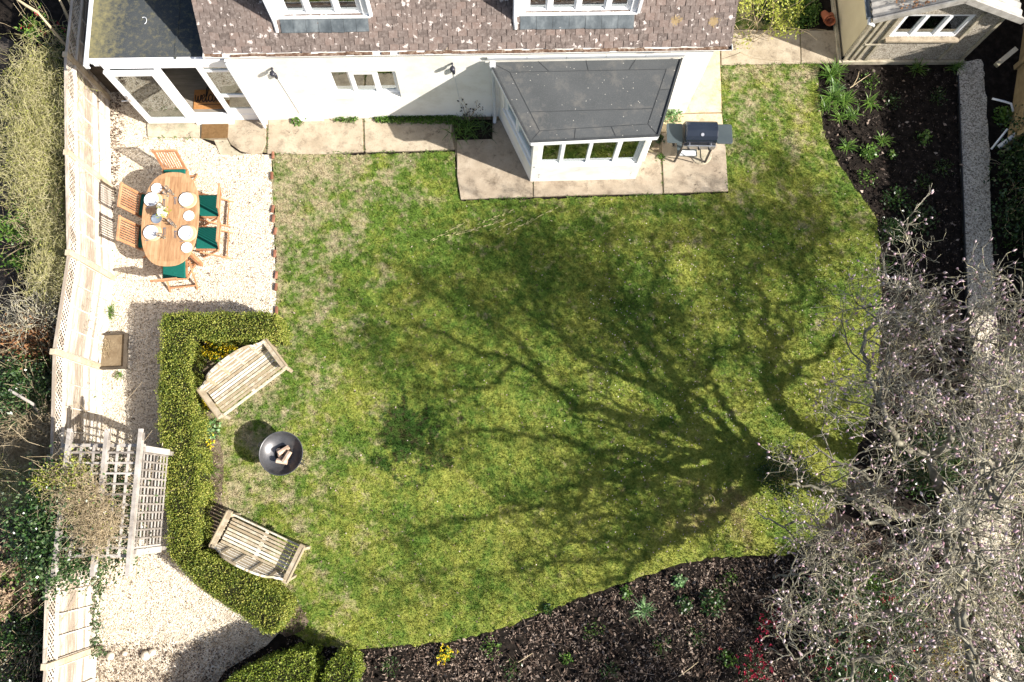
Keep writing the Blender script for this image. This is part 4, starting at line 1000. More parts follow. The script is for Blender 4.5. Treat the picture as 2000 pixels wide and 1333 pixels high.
# oil tank
tk = empty('oil_tank', (-7.58, 9.4, 0)); tag(tk, 'dark green plastic oil tank with grey filler cap beside the porch', 'tank')
mb = MB(); n = 12; vs = []
def rr(w, l, r, n=5):
    out = []
    for cx, cy, a0 in ((w / 2 - r, l / 2 - r, 0), (-w / 2 + r, l / 2 - r, 90), (-w / 2 + r, -l / 2 + r, 180), (w / 2 - r, -l / 2 + r, 270)):
        for k in range(n): a = R_(a0 + 90 * k / (n - 1)); out.append((cx + r * math.cos(a), cy + r * math.sin(a)))
    return out
rings = [(.56, 2.2, .15), (.60, 2.3, .45), (.62, 2.34, .8), (.60, 2.3, 1.05), (.52, 2.2, 1.20), (.36, 2.0, 1.26)]
loops = [[(x, y, z) for x, y in rr(w, l, min(w, l) * .38)] for w, l, z in rings]; m_ = len(loops[0])
vs = [p for lp in loops for p in lp]; fs = [(i * m_ + k, i * m_ + (k + 1) % m_, (i + 1) * m_ + (k + 1) % m_, (i + 1) * m_ + k) for i in range(len(loops) - 1) for k in range(m_)]
fs += [tuple(range(m_))[::-1], tuple((len(loops) - 1) * m_ + k for k in range(m_))]; mb.add(vs, fs)
for y in (-.75, -.25, .25, .75): mb.box((0, y, 1.27), (.40, .04, .03))
mb.build('body', M['tank'], tk, smooth=False, bevel=.01)
mb = MB(); mb.lathe([(0, 0), (.075, 0), (.075, .05), (.06, .065), (0, .065)], (.05, -.58, 1.26), 18); mb.build('filler_cap', M['greywhite'], tk)
for yy in (-1.0, .8): mb = MB(); mb.bx(-.28, .28, yy, yy + .2, 0, .15); mb.build('plinth', M['stone'], tk)

# ================================================================= DINING SET
tc = W3(332, 427, .75); table = empty('dining_table', (tc[0], tc[1], 0), R_(1)); tag(table, 'oval teak garden table laid for four on the gravel', 'table')
TW, TL = 1.06, 1.86
def oval(w, l, n=48, p=2.6):
    out = []
    rr_ = w / 2
    for k in range(n):
        a = 2 * math.pi * k / n; c_, s_ = math.cos(a), math.sin(a)
        r = (abs(c_) ** p + abs(s_) ** p) ** (-1 / p); out.append((c_ * r * w / 2, s_ * r * l / 2))
    return out
mb = MB(); mb.prism(oval(TW, TL), .715, .742); top = mb.build('tabletop', M['table'], table, bevel=.006)
# boards on the top, each its own island so the grain differs
mb = MB(); nbd = 9; inner = oval(TW - .16, TL - .16)
for k in range(nbd):
    x0 = -(TW - .16) / 2 + (TW - .16) * k / nbd; x1 = x0 + (TW - .16) / nbd - .003
    xc = (x0 + x1) / 2; r = abs(xc) / ((TW - .16) / 2)
    yl = (1 - r ** 2.6) ** (1 / 2.6) * (TL - .16) / 2 * .985
    mb.bx(x0, x1, .004, yl, .742, .747); mb.bx(x0, x1, -yl, -.004, .742, .747)
mb.build('board', M['table'], top)
mb = MB(); mb.prism(oval(TW - .2, TL - .3), .64, .714); mb.build('apron', M['teak'], table)
for sx in (-1, 1):
    for sy in (-1, 1):
        mb = MB(); mb.beam((sx * .33, sy * .62, .64), (sx * .36, sy * .68, .0), .07, .07, (0, 1, 0)); mb.build('leg', M['teak'], table, bevel=.006)

def make_chair(label):
    t = empty('folding_chair'); t['category'] = 'chair'; t['label'] = label; t['group'] = 'teak folding chairs round the oval table'
    mb = MB()
    for k in range(8): mb.bx(-.215, .215, -.2 + k * .053, -.2 + k * .053 + .043, .425, .44)
    mb.bx(-.235, -.2151, -.21, .22, .405, .442); mb.bx(.2151, .235, -.21, .22, .405, .442); mb.build('seat', M['teak'], t)
    mb = MB(); mb.box((0, .005, .468), (.42, .42, .05)); mb.build('cushion', M['green_fabric'], t, bevel=.018)
    mb = MB()
    # back frame leans away
    b0 = (-.21, .42); b1 = (-.36, .95)
    for sx in (-1, 1): mb.beam((sx * .215, b0[0], b0[1]), (sx * .215, b1[0], b1[1]), .03, .022, (0, 1, 0))
    mb.beam((-.24, b1[0], b1[1] + .02), (.24, b1[0], b1[1] + .02), .03, .05); mb.beam((-.2, b0[0] - .01, b0[1] + .06), (.2, b0[0] - .01, b0[1] + .06), .022, .035)
    n_ = 9
    for k in range(n_): x = -.185 + .37 * k / (n_ - 1); mb.beam((x, b0[0] - .012, b0[1] + .07), (x, b1[0] + .004, b1[1]), .021, .010, (0, 1, 0))
    mb.build('backrest', M['teak'], t)
    for sx in (-1, 1):
        mb = MB(); mb.beam((sx * .235, .24, .0), (sx * .235, -.215, .46), .022, .04, (0, 1, 0)); mb.build('leg', M['teak'], t)
        mb = MB(); mb.beam((sx * .262, -.30, .0), (sx * .262, .16, .42), .022, .04, (0, 1, 0)); mb.build('leg', M['teak'], t)
    mb = MB(); mb.beam((-.262, -.24, .06), (.262, -.24, .06), .02, .03); mb.beam((-.235, .18, .07), (.235, .18, .07), .02, .03); mb.build('stretcher', M['teak'], t)
    return t
def dup(root):
    r = root.copy(); COL.objects.link(r)
    for ch in list(root.children):
        c = ch.copy(); COL.objects.link(c); c.parent = r
        for g_ in ch.children:
            d_ = g_.copy(); COL.objects.link(d_); d_.parent = c
    return r
ch0 = make_chair('')
spots = [((341, 352), 0.46, 182, 'teak chair pushed in at the head of the table nearest the house'),
         ((296, 402), .46, -92, 'upper of two teak chairs on the fence side of the table'),
         ((294, 464), .46, -90, 'lower of two teak chairs on the fence side of the table'),
         ((408, 403), .46, 90, 'teak chair on the lawn side with cushion showing, nearer the house'),
         ((407, 466), .46, 90, 'teak chair on the lawn side with cushion showing, nearer the hedge'),
         ((341, 526), .46, 6, 'teak chair turned askew at the hedge end of the table')]
for i, (p, z, a, lb) in enumerate(spots):
    c = ch0 if i == 0 else dup(ch0); q = W(p[0], p[1], z); c.location = (q[0], q[1], 0.012); c.rotation_euler = (0, 0, R_(a)); c['label'] = lb; c['category'] = 'chair'
    c['group'] = 'teak folding chairs round the oval table'

# table ware
TZ = .748
def on(px, py): q = W(px, py, .76); return q
def placeset(px, py, name, sidetext):
    x, y = on(px, py)
    mb = MB(); mb.lathe([(.0, .0), (.13, .0), (.165, .008), (.168, .012), (.13, .006), (0, .006)], (0, 0, 0), 40); o = mb.build('charger_plate', M['charger'], smooth=True); o.location = (x + .025, y, TZ)
    tag(o, 'cream charger under the dinner plate ' + sidetext, 'charger', 'cream chargers on the table')
    r = empty('dinner_plate', (x - .01, y + .005, TZ + .008)); tag(r, 'white dinner plate with grey rim line ' + sidetext, 'plate', 'dinner plates on the table')
    mb = MB(); mb.lathe([(.0, .004), (.085, .004), (.13, .018), (.136, .02), (.09, .0), (0, .0)], (0, 0, 0), 40); mb.build('dish', M['china'], r, smooth=True)
    mb = MB(); mb.lathe([(.090, .0075), (.099, .0085), (.0995, .0115), (.0895, .0100)], (0, 0, 0), 40, True); mb.build('rim_line', M['grey_china'], r, smooth=True)
    for s_, nm in ((1, 'fork'), (-1, 'knife')):
        mb = MB(); q0 = (-.09, 0, 0); q1 = (.10, 0, 0)
        mb.box((-.03, 0, .004), (.12, .012, .005)); 
        if nm == 'fork':
            mb.box((.045, 0, .004), (.03, .024, .004))
            for k in (-1, 0, 1): mb.box((.082, k * .009, .004), (.045, .004, .004))
        else: mb.box((.07, .002, .004), (.09, .018, .003))
        o = mb.build(nm, M['chrome'], bevel=.001); o.location = (x - .01, y + s_ * .150, TZ + .001); o.rotation_euler = (0, 0, rng.normal() * .06)
        tag(o, f'steel {nm} beside the dinner plate ' + sidetext, nm, f'{nm}s on the table')
placeset(297, 391, '', 'nearest the house on the fence side')
placeset(296, 455, '', 'nearest the hedge on the fence side')
placeset(365, 391, '', 'nearest the house on the lawn side')
placeset(364, 456, '', 'nearest the hedge on the lawn side')
for (px, py), lb in (((306, 368), 'small white side plate nearest the head of the table'), ((306, 427), 'small pale bowl plate beside the flower vase'), ((369, 422), 'small white side plate between the two lawn side places'), ((365, 484), 'small white side plate nearest the hedge end')):
    x, y = on(px, py); mb = MB(); mb.lathe([(.0, .004), (.07, .004), (.098, .014), (.102, .016), (.075, .0), (0, .0)], (0, 0, 0), 36); o = mb.build('side_plate', M['china'], smooth=True); o.location = (x, y, TZ + .001); tag(o, lb, 'plate', 'side plates on the table')
    if 'bowl' in lb: o.data.materials[0] = M['grey_china']
for i, ((px, py), lb) in enumerate((((320, 396), 'upper spoon pair left of table middle'), ((342, 392), 'upper spoon pair right of table middle'), ((321, 452), 'lower spoon pair left of table middle'), ((342, 458), 'lower spoon pair right of table middle'))):
    x, y = on(px, py); mb = MB()
    for k in (-.012, .014):
        mb.box((k, -.02, .004), (.009, .12, .004)); mb.lathe([(0, .001), (.013, .003), (.014, .006), (0, .004)], (k, .055, 0), 10)
    o = mb.build('spoon_set', M['chrome']); o.location = (x, y, TZ + .001); o.rotation_euler = (0, 0, rng.normal() * .05); tag(o, 'pair of small steel spoons, ' + lb, 'spoons', 'spoon pairs on the table')
gl = [((330, 372), 'nearest the house head'), ((337, 379), 'just below the topmost glass'), ((318, 404), 'by the upper fence side plate'), ((336, 436), 'below the flowers right of middle'), ((342, 442), 'right of the flowers towards the hedge'), ((320, 464), 'by the lower fence side plate'), ((327, 382), 'left of the upper pair of glasses'), ((314, 463), 'near the lower spoons')]
for (px, py), lb in gl:
    x, y = on(px, py); mb = MB(); mb.lathe([(0, .001), (.031, .003), (.006, .008), (.005, .07), (.02, .085), (.036, .12), (.032, .17)], (0, 0, 0), 20)
    o = mb.build('wine_glass', M['wineglass'], smooth=True); o.location = (x, y, TZ + .001); tag(o, 'clear stemmed wine glass ' + lb, 'glass', 'wine glasses on the table')
x, y = on(316, 421)
va = empty('flower_vase', (x + .07, y + .02, TZ)); tag(va, 'glass vase of white flowers with green leaves in the table middle', 'vase')
mb = MB(); mb.lathe([(0, 0), (.04, 0), (.05, .06), (.035, .12), (.04, .14), (.037, .14), (.03, .12), (.045, .06), (.0, .01)], (0, 0, 0), 20); mb.build('glass_body', M['wineglass'], va, smooth=True)
P = rng.normal(size=(9, 3)) * [.06, .06, .02] + [0, 0, .2]
pts = []; dirs = []
for c in P:
    d = rdir(40, .4); pts.append(c + d * .012); dirs.append(d)
V, Fc = leaf_geo(np.vstack(pts), .04, .035, .3, np.vstack(dirs), .2); link_mesh('flowers', V, Fc, M['petal_w'], va)
P = rng.normal(size=(60, 3)) * [.05, .05, .03] + [.02, -.01, .17]; V, Fc = leaf_geo(P, .07, .03, .3); link_mesh('leaves', V, Fc, M['lime'], va)
A, B, ra, rb, *_ = stems_batch(np.tile([[0, 0, .05]], (9, 1)) + rng.normal(size=(9, 3)) * .01, rdir(9, 3), .17, 3, .1, .1, .003, .002); V, Fc = seg_geo(A, B, ra, rb); link_mesh('stalks', V, Fc, M['green'], va)

# ================================================================= BBQ
q = W(1366, 262, .9); bq = empty('barbecue', (q[0], q[1], .05), R_(-.5)); tag(bq, 'black gas barbecue with hood closed and two side shelves on the patio', 'barbecue')
mb = MB(); n = 12; pr_ = [(-.20, .86)] + [(-.20 + .0, .92)] + [(-.21 * math.cos(a), .93 + .19 * math.sin(a)) for a in np.linspace(0.0, math.pi, n)][0:] + [(.21, .86)]
pr_ = [(-.215, .86), (-.215, .93), (-.20, 1.0), (-.15, 1.06), (-.05, 1.10), (.05, 1.105), (.13, 1.08), (.19, 1.0), (.205, .92), (.205, .86)]
m_ = len(pr_); vs = [(-.30, y, z) for y, z in pr_] + [(.30, y, z) for y, z in pr_]
mb.add(vs, [tuple(range(m_)), tuple(range(m_, 2 * m_))[::-1]] + [(k, m_ + k, m_ + (k + 1) % m_, (k + 1) % m_) for k in range(m_)])
hd = mb.build('hood', M['bbqlid'], bq, bevel=.012)
mb = MB(); mb.lathe([(0, .012), (.03, .012), (.034, 0), (0, 0)], (0, 0, 0), 18); tm = mb.build('thermometer', M['chrome'], hd); tm.location = (.0, -.125, 1.078); tm.rotation_euler = (R_(28), 0, 0)
mb = MB(); mb.tube([(-.25, -.27, .90), (.25, -.27, .90)], .014, 10); mb.bx(-.215, -.195, -.27, -.2, .895, .91); mb.bx(.195, .215, -.27, -.2, .895, .91); mb.build('handle', M['chrome'], hd)
mb = MB(); mb.bx(-.31, .31, -.225, .215, .70, .858); mb.build('firebox', M['black'], bq, bevel=.01)
mb = MB(); mb.bx(-.31, .31, -.25, -.227, .70, .84); pn = mb.build('control_panel', M['chrome'], bq, bevel=.004)
mb = MB()
for x in (-.2, 0, .2): mb.tube([(x, -.25, .77), (x, -.29, .77)], .024, 12)
mb.build('knob', M['black'], pn)
for sx in (-1, 1):
    mb = MB(); mb.prism([(x + sx * .475, y + .0) for x, y in rr(.31, .40, .035, 4)], .84, .87); mb.build('side_shelf', M['bbqshelf'], bq, bevel=.008)
for sx, sy in ((-1, -1), (1, -1), (-1, 1), (1, 1)):
    mb = MB(); mb.beam((sx * .28, sy * .18, .70), (sx * .31, sy * .20, .02), .035, .035, (0, 1, 0)); mb.build('leg', M['black'], bq)
mb = MB(); mb.bx(-.29, .10, -.17, .17, .20, .225); mb.build('bottom_shelf', M['upvc'] if False else M['bbqshelf'], bq)
mb = MB(); mb.bx(-.27, .05, -.20, -.10, .30, .33); mb.build('drip_tray', M['greywhite'], bq)
mb = MB(); mb.tube([(-.31, .2, .05), (-.33, .2, .05)], .07, 16); mb.tube([(.31, .2, .05), (.33, .2, .05)], .07, 16); mb.build('wheel', M['black'], bq)
mb = MB(); mb.tube(smooth_line([(.05, -.22, .68), (.1, -.32, .5), (.18, -.28, .3), (.22, -.26, .12)]), .012, 6); mb.build('gas_hose', M['black'], bq)
# gas bottle lid / stone disc next to bbq
q = W(1374, 303, .05); mb = MB(); mb.lathe([(0, .02), (.2, .02), (.215, .0), (0, 0)], (0, 0, 0), 24); o = mb.build('manhole_cover', M['stone_green']); o.location = (q[0] - .05, q[1], .052); tag(o, 'round flush cover in the paving in front of the barbecue', 'cover')

# ================================================================= BENCHES
def make_bench(loc, rz, label):
    t = empty('garden_bench', loc, rz); tag(t, label, 'bench', 'pale wooden benches round the fire pit')
    w = 1.50; d = .50; hw = w / 2
    # seat: front +y
    mb = MB()
    for k in range(8): y = -.22 + k * .06; mb.bx(-hw + .08, hw - .08, y, y + .044, .415, .433)
    mb.build('seat', M['bench'], t, bevel=.003)
    mb = MB(); mb.bx(-hw + .06, hw - .06, .275, .305, .35, .42); mb.bx(-hw + .06, hw - .06, -.26, -.235, .35, .42); mb.bx(-.03, .03, -.235, .275, .38, .413); mb.build('seat_rail', M['bench'], t)
    for sx in (-1, 1):
        x = sx * (hw - .04)
        mb = MB(); mb.bx(x - .03, x + .03, .25, .31, 0, .60); mb.build('leg', M['bench'], t, bevel=.004)
        mb = MB(); mb.beam((x, -.26, 0), (x, -.32, .62), .06, .055, (0, 1, 0)); mb.build('leg', M['bench'], t, bevel=.004)
        mb = MB()
        mb.bx(x - .05, x + .05, -.34, .34, .60, .625); mb.tube([(x - .045, .33, .60), (x + .045, .33, .60)], .035, 12)
        mb.tube([(x + sx * .045, -.32, .612), (x + sx * .045, .34, .612)], .026, 8)
        mb.bx(x - .012, x + .012, -.25, .25, .50, .53)
        for y in (-.16, -.08, 0, .08, .16): mb.bx(x - .011, x + .011, y - .011, y + .011, .43, .6)
        mb.build('armrest', M['bench'], t, bevel=.004)
    # back
    def hp(x):
        a = abs(x) / hw
        if a > .80: return .64 + .03 * (1 - (a - .8) / .2)
        if a > .66: return .70 + .03 * math.sin((.8 - a) / .14 * math.pi / 2)
        return .745 + .20 * math.sqrt(max(0, 1 - (a / .66) ** 2))
    def by(z): return -.25 - (z - .43) * .20
    mb = MB(); xs = np.linspace(-hw + .04, hw - .04, 45)
    for i in range(44):
        a, b = xs[i], xs[i + 1]; za, zb_ = hp(a), hp(b)
        mb.add([(a, by(za) - .018, za - .035), (b, by(zb_) - .018, zb_ - .035), (b, by(zb_) + .018, zb_ - .035), (a, by(za) + .018, za - .035), (a, by(za) - .018, za + .012), (b, by(zb_) - .018, zb_ + .012), (b, by(zb_) + .018, zb_ + .012), (a, by(za) + .018, za + .012)], [(3, 2, 1, 0), (4, 5, 6, 7), (0, 1, 5, 4), (1, 2, 6, 5), (2, 3, 7, 6), (3, 0, 4, 7)])
    z = .47
    while z < .93:
        xm = max([x for x in np.linspace(0, hw - .06, 80) if hp(x) - .03 > z] + [0])
        if xm > .08: mb.bx(-xm, xm, by(z) - .009, by(z) + .009, z - .011, z + .011)
        z += .048
    for x in (-.47, -.16, .16, .47): z1 = hp(x) - .03; mb.beam((x, by(.42) + .004, .42), (x, by(z1) + .004, z1), .05, .024, (0, 1, 0))
    mb.build('backrest', M['bench'], t)
    return t
def bench_at(pL, pR, z, facing, label, off=.30):
    a = np.array(W(*pL, z)); b = np.array(W(*pR, z)); c = (a + b) / 2; ang = math.atan2(b[1] - a[1], b[0] - a[0])
    # local +y must point to the front side
    if facing == 'down': ang += math.pi
    f = np.array([-math.sin(ang), math.cos(ang)]); c = c - f * off
    print('bench len', np.linalg.norm(b - a)); return make_bench((c[0], c[1], .014), ang, label)
bench_at((438, 808), (552, 722), .5, 'down', 'pale wooden bench with arched back in the hedge corner nearer the house', .30)
bench_at((450, 1004), (590, 1070), .55, 'up', 'pale wooden bench with arched back before the slanting lower hedge', .30)

# ================================================================= FIRE PIT
q = W(549, 886, .5); fp_ = empty('fire_pit', (q[0], q[1], .014)); tag(fp_, 'round grey steel fire bowl holding split logs on the lawn', 'fire pit')
mb = MB(); mb.lathe([(0, .318), (.12, .32), (.17, .326), (0.0, .33)], (0, 0, 0), 20); mb.build('ash', M['deck'], fp_)
R0 = .385; prof = [(R0 + .012, .50), (R0, .505), (R0 * .98, .49), (R0 * .85, .41), (R0 * .6, .345), (R0 * .3, .315), (0.001, .305), (.001, .296), (R0 * .3, .305), (R0 * .62, .335), (R0 * .88, .40), (R0 + .004, .485), (R0 + .012, .50)]
mb = MB(); mb.lathe(prof, (0, 0, 0), 56); mb.build('bowl', M['steel_grey'], fp_, smooth=True)
for k in range(3):
    a = R_(90 + 120 * k); mb = MB(); mb.tube([(math.cos(a) * .22, math.sin(a) * .22, .34), (math.cos(a) * .30, math.sin(a) * .30, 0)], .014, 8); mb.build('leg', M['black'], fp_)
for a in (R_(-22), R_(158)):
    mb = MB(); c_, s_ = math.cos(a), math.sin(a); pp_ = [(R0 * c_ - .04 * s_ * k, R0 * s_ + .04 * c_ * k) for k in (-1, 1)]
    mb.tube([(pp_[0][0], pp_[0][1], .48), (pp_[0][0] + .05 * c_, pp_[0][1] + .05 * s_, .48), (pp_[1][0] + .05 * c_, pp_[1][1] + .05 * s_, .48), (pp_[1][0], pp_[1][1], .48)], .009, 6); mb.build('handle', M['black'], fp_)
logs = [((.0, .10, .44), 35, .22, 'split log at the top of the bowl with cut face up'), ((-.08, -.01, .43), 110, .20, 'split log on the left of the bowl'), ((.09, -.05, .44), 60, .22, 'split log leaning right in the bowl'), ((.01, -.11, .42), -10, .20, 'split log lowest in the bowl')]
for (cx, cy, cz), a, l, lb in logs:
    mb = MB(); n = 6; prf = [(.052 * math.cos(R_(k * 60 + 20)) * rng.uniform(.85, 1.1), .048 * math.sin(R_(k * 60 + 20)) * rng.uniform(.85, 1.1)) for k in range(n)]
    vs = [(-l / 2, x, z) for x, z in prf] + [(l / 2, x * .92, z * .95) for x, z in prf]
    mb.add(vs, [tuple(range(n))[::-1], tuple(range(n, 2 * n))] + [(k, (k + 1) % n, n + (k + 1) % n, n + k) for k in range(n)])
    o = mb.build('log', M['log'], bevel=.004); o.location = (q[0] + cx, q[1] + cy, cz); o.rotation_euler = (rng.uniform(0, 3), R_(rng.uniform(-16, 16)), R_(a)); tag(o, lb, 'log', 'logs in the fire pit')

# ================================================================= PERGOLA
pg = empty('pergola', (-6.25, .1, 0)); tag(pg, 'grey wooden pergola with trellis roof and side spanning the gravel path', 'pergola')
xR = -5.78; xM = -6.32; xL = -6.92; y1, y0 = .93, -.80; PZ = 1.98
for x in (xR, xL):
    for y in (y1 - .06, y0 + .06):
        mb = MB(); mb.bx(x - .035, x + .035, y - .035, y + .035, 0, PZ - .04); mb.build('post', M['pergola'], pg, world=True, bevel=.004)
for x in (xR, xM, xL):
    mb = MB(); mb.bx(x - .03, x + .03, y0 - .24, y1 + .20, PZ - .02, PZ + .09)
    for yy, sg in ((y0 - .24, -1), (y1 + .20, 1)): mb.bx(x - .03, x + .03, min(yy, yy + sg * .06), max(yy, yy + sg * .06), PZ + .03, PZ + .088); mb.bx(x - .042, x + .042, yy - .0 - (.12 if sg > 0 else 0), yy + (.12 if sg < 0 else 0), PZ + .0, PZ + .06)
    mb.build('beam', M['pergola'], pg, world=True)
for y in (y1, y0):
    mb = MB(); mb.bx(xL - .15, xR - .031 if False else xR + .03, y - .025, y + .025, PZ - .10, PZ - .021); mb.build('cross_beam', M['pergola'], pg, world=True)
mb = MB()
for a, b in ((xL, xM), (xM, xR)):
    for k in (1, 2): x = a + (b - a) * k / 3; mb.bx(x - .018, x + .018, y0, y1, PZ + .012, PZ + .03)
y = y1 - .12
while y > y0 + .05: mb.bx(xL, xR, y - .015, y + .015, PZ + .031, PZ + .044); y -= .165
mb.build('roof_trellis', M['pergola'], pg, world=True)
mb = MB(); zb_ = .95
for k in range(8): z = zb_ + k * (PZ - .12 - zb_) / 7; mb.bx(xR + .002, xR + .016, y0 + .08, y1 - .08, z - .014, z + .014)
y = y1 - .12
while y > y0 + .08: mb.bx(xR + .017, xR + .03, y - .014, y + .014, zb_, PZ - .05); y -= .135
mb.bx(xR - .02, xR + .05, y1 - .1, y1 - .0, zb_, PZ - .1); mb.bx(xR - .02, xR + .05, y0 + .0, y0 + .1, zb_, PZ - .1)
mb.build('side_trellis', M['pergola'], pg, world=True)

# ================================================================= HEDGES
def hedge(name, poly, h, nleaf, mat, label, ln=.034, wd=.024, batter=.04):
    t_c = np.mean(poly, 0); r = empty(name, (t_c[0], t_c[1], 0)); tag(r, label, 'hedge')
    a = np.array(poly)
    # inset core
    n = len(a); core = []
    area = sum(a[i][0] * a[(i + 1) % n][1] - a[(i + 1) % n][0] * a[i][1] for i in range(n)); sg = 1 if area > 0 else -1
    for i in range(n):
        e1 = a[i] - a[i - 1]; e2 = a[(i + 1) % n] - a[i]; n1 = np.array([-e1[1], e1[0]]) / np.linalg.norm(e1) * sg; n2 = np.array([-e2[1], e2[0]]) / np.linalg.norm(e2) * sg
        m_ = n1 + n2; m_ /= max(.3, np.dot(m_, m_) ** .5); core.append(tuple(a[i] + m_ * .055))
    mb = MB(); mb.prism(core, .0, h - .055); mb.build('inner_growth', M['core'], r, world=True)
    per = [np.linalg.norm(a[(i + 1) % n] - a[i]) for i in range(n)]; Pm = sum(per); At = abs(area) / 2
    nt = int(nleaf * At / (At + Pm * h * .7)); T2 = sample(poly, nt)
    P = np.stack([T2[:, 0], T2[:, 1], h - .045 + rng.normal(size=nt) * .032 + .03 * np.sin(T2[:, 0] * 7 + 2 * np.sin(T2[:, 1] * 3)) * np.cos(T2[:, 1] * 6.3)], 1)
    ns = nleaf - nt; idx = rng.choice(n, ns, p=np.array(per) / Pm); t = rng.uniform(0, 1, ns)
    e = a[(idx + 1) % n] - a[idx]; Q = a[idx] + e * t[:, None]; nr = np.stack([-e[:, 1], e[:, 0]], 1) * sg; nr /= np.linalg.norm(nr, axis=1)[:, None]
    z = rng.uniform(0.02, h, ns) ; Q = Q + nr * (.04 + rng.normal(size=ns) * .03 + .035 * np.sin(Q[:, 0] * 9 + Q[:, 1] * 11) + .02 * np.sin(Q[:, 0] * 23 - Q[:, 1] * 19))[:, None]
    P = np.vstack([P, np.stack([Q[:, 0], Q[:, 1], z], 1)])
    V, Fc = leaf_geo(P, ln, wd, .5); link_mesh('foliage', V, Fc, mat, r, world=True)
    return r
HH = .80
hp_px = [(318, 612), (430, 609), (540, 612), (545, 640), (543, 657), (460, 656), (372, 656), (373, 740), (378, 800), (386, 880), (388, 960), (385, 1040), (386, 1070), (424, 1090), (484, 1120), (538, 1158), (560, 1185), (555, 1213), (535, 1240), (500, 1228), (430, 1185), (375, 1135), (332, 1095), (326, 1000), (312, 900), (307, 800), (312, 700)]
hp_px = [(a + rng.normal() * 3, b + rng.normal() * 3) for a, b in hp_px]
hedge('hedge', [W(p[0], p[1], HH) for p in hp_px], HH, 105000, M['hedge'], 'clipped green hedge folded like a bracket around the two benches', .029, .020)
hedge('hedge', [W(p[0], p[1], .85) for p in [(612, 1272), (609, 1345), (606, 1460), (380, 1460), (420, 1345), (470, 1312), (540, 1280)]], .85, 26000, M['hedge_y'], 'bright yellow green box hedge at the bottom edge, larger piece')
hedge('hedge', [W(p[0], p[1], .8) for p in [(640, 1290), (672, 1278), (694, 1292), (696, 1345), (690, 1400), (632, 1400), (630, 1330)]], .8, 8000, M['hedge_y'], 'small rounded box bush at the bottom edge right of the larger one')

# ================================================================= SHRUBS
def bush(name, c, rad, label, leafmat, nleaf, ln, wd, nstem=60, stemmat='drystem', up=.8, shell=.55, cat='shrub', extra=None, sr=.006, lname='foliage', flat=0, leafz=.3, zc=None, zh=None):
    r = empty(name, (c[0], c[1], 0)); tag(r, label, cat)
    base_ = np.tile([[c[0], c[1], 0.0]], (nstem, 1)) + rng.normal(size=(nstem, 3)) * [rad[0] * .25, rad[1] * .25, 0]
    D = rdir(nstem, 0); D[:, 2] = np.abs(D[:, 2]) + up; D[:, 0] *= rad[0] / max(rad[2], .1); D[:, 1] *= rad[1] / max(rad[2], .1)
    A, B, ra, rb, tips, DD, nodes = stems_batch(base_, D, rad[2] * 1.25, 6, .22, .02, sr, sr * .4)
    V, Fc = seg_geo(A, B, ra, rb, 4); link_mesh('stems', V, Fc, M[stemmat], r, world=True)
    # clustered foliage: leaves gather round clump centres, some gaps stay
    nc = max(14, nleaf // 60); u = rdir(nc, .35); rr_ = rng.uniform(shell, 1, nc) ** .6
    zc = rad[2] * .5 if zc is None else zc; zh = rad[2] * .5 if zh is None else zh
    C = np.array([c[0], c[1], zc]) + u * rr_[:, None] * np.array([rad[0], rad[1], zh])
    idx = rng.integers(0, nc, nleaf); P = C[idx] + rng.normal(size=(nleaf, 3)) * (.16 * min(rad[0], rad[1]) + .02)
    P[:, 2] = np.maximum(P[:, 2], .03)
    V, Fc = leaf_geo(P, ln, wd, leafz, None, .15, flat); link_mesh(lname, V, Fc, leafmat, r, world=True)
    if extra:
        m_, k, l2, w2, nm = extra; idx = rng.integers(0, nc, k); P = C[idx] + rng.normal(size=(k, 3)) * .14 * min(rad[0], rad[1]); P[:, 2] = np.maximum(P[:, 2] + .04, .05)
        pts = []; dd = []
        for p in P: d = rdir(9, .5); pts.append(p + d * l2 * .2); dd.append(d)
        V, Fc = leaf_geo(np.vstack(pts), l2, w2, .3, np.vstack(dd), .15); link_mesh(nm, V, Fc, m_, r, world=True)
    return r
def tangle(name, c, rad, label, n, ln, mat, leafmat=None, nleaf=0, cat='shrub', r0=.004, jit=.45, up=-.05, k=6, lw=(.05, .02), d0=None, zc=None, zh=None):
    """mass of arching wandering stems, with some leaves"""
    r = empty(name, (c[0], c[1], 0)); tag(r, label, cat)
    zc = rad[2] * .5 if zc is None else zc; zh = rad[2] * .5 if zh is None else zh
    cb = np.array([c[0], c[1], zc]) + rdir(11, 0) * rng.uniform(.2, .95, (11, 1)) * np.array([rad[0], rad[1], zh])
    P = cb[rng.choice(11, n, p=rng.dirichlet(np.ones(11) * 2.5))] + rng.normal(size=(n, 3)) * .3 * np.array([rad[0], rad[1], zh]); P[:, 2] = np.maximum(P[:, 2], .02)
    D = rdir(n, .3) if d0 is None else (rdir(n, .2) * .7 + np.array(d0))
    A, B, ra, rb, tips, DD, nodes = stems_batch(P, D, rng.uniform(.5, 1.2, n) * ln, k, jit, up, r0, r0 * .4)
    A[:, 2] = np.maximum(A[:, 2], .01); B[:, 2] = np.maximum(B[:, 2], .01)
    V, Fc = seg_geo(A, B, ra, rb, 3); link_mesh('stems', V, Fc, M[mat], r, world=True)
    if nleaf:
        idx = rng.integers(0, len(B), nleaf); V, Fc = leaf_geo(B[idx] + rng.normal(size=(nleaf, 3)) * .03, lw[0], lw[1], .4); link_mesh('foliage', V, Fc, leafmat, r, world=True)
    # a few woody trunks to the ground
    base_ = np.tile([[c[0], c[1], 0.0]], (8, 1)) + rng.normal(size=(8, 3)) * [rad[0] * .3, rad[1] * .3, 0]
    A, B, ra, rb, *_ = stems_batch(base_, rdir(8, 2.5), rad[2] * .9, 5, .15, .0, .014, .007); V, Fc = seg_geo(A, B, ra, rb, 5); link_mesh('branches', V, Fc, M['drystem'], r, world=True)
    return r
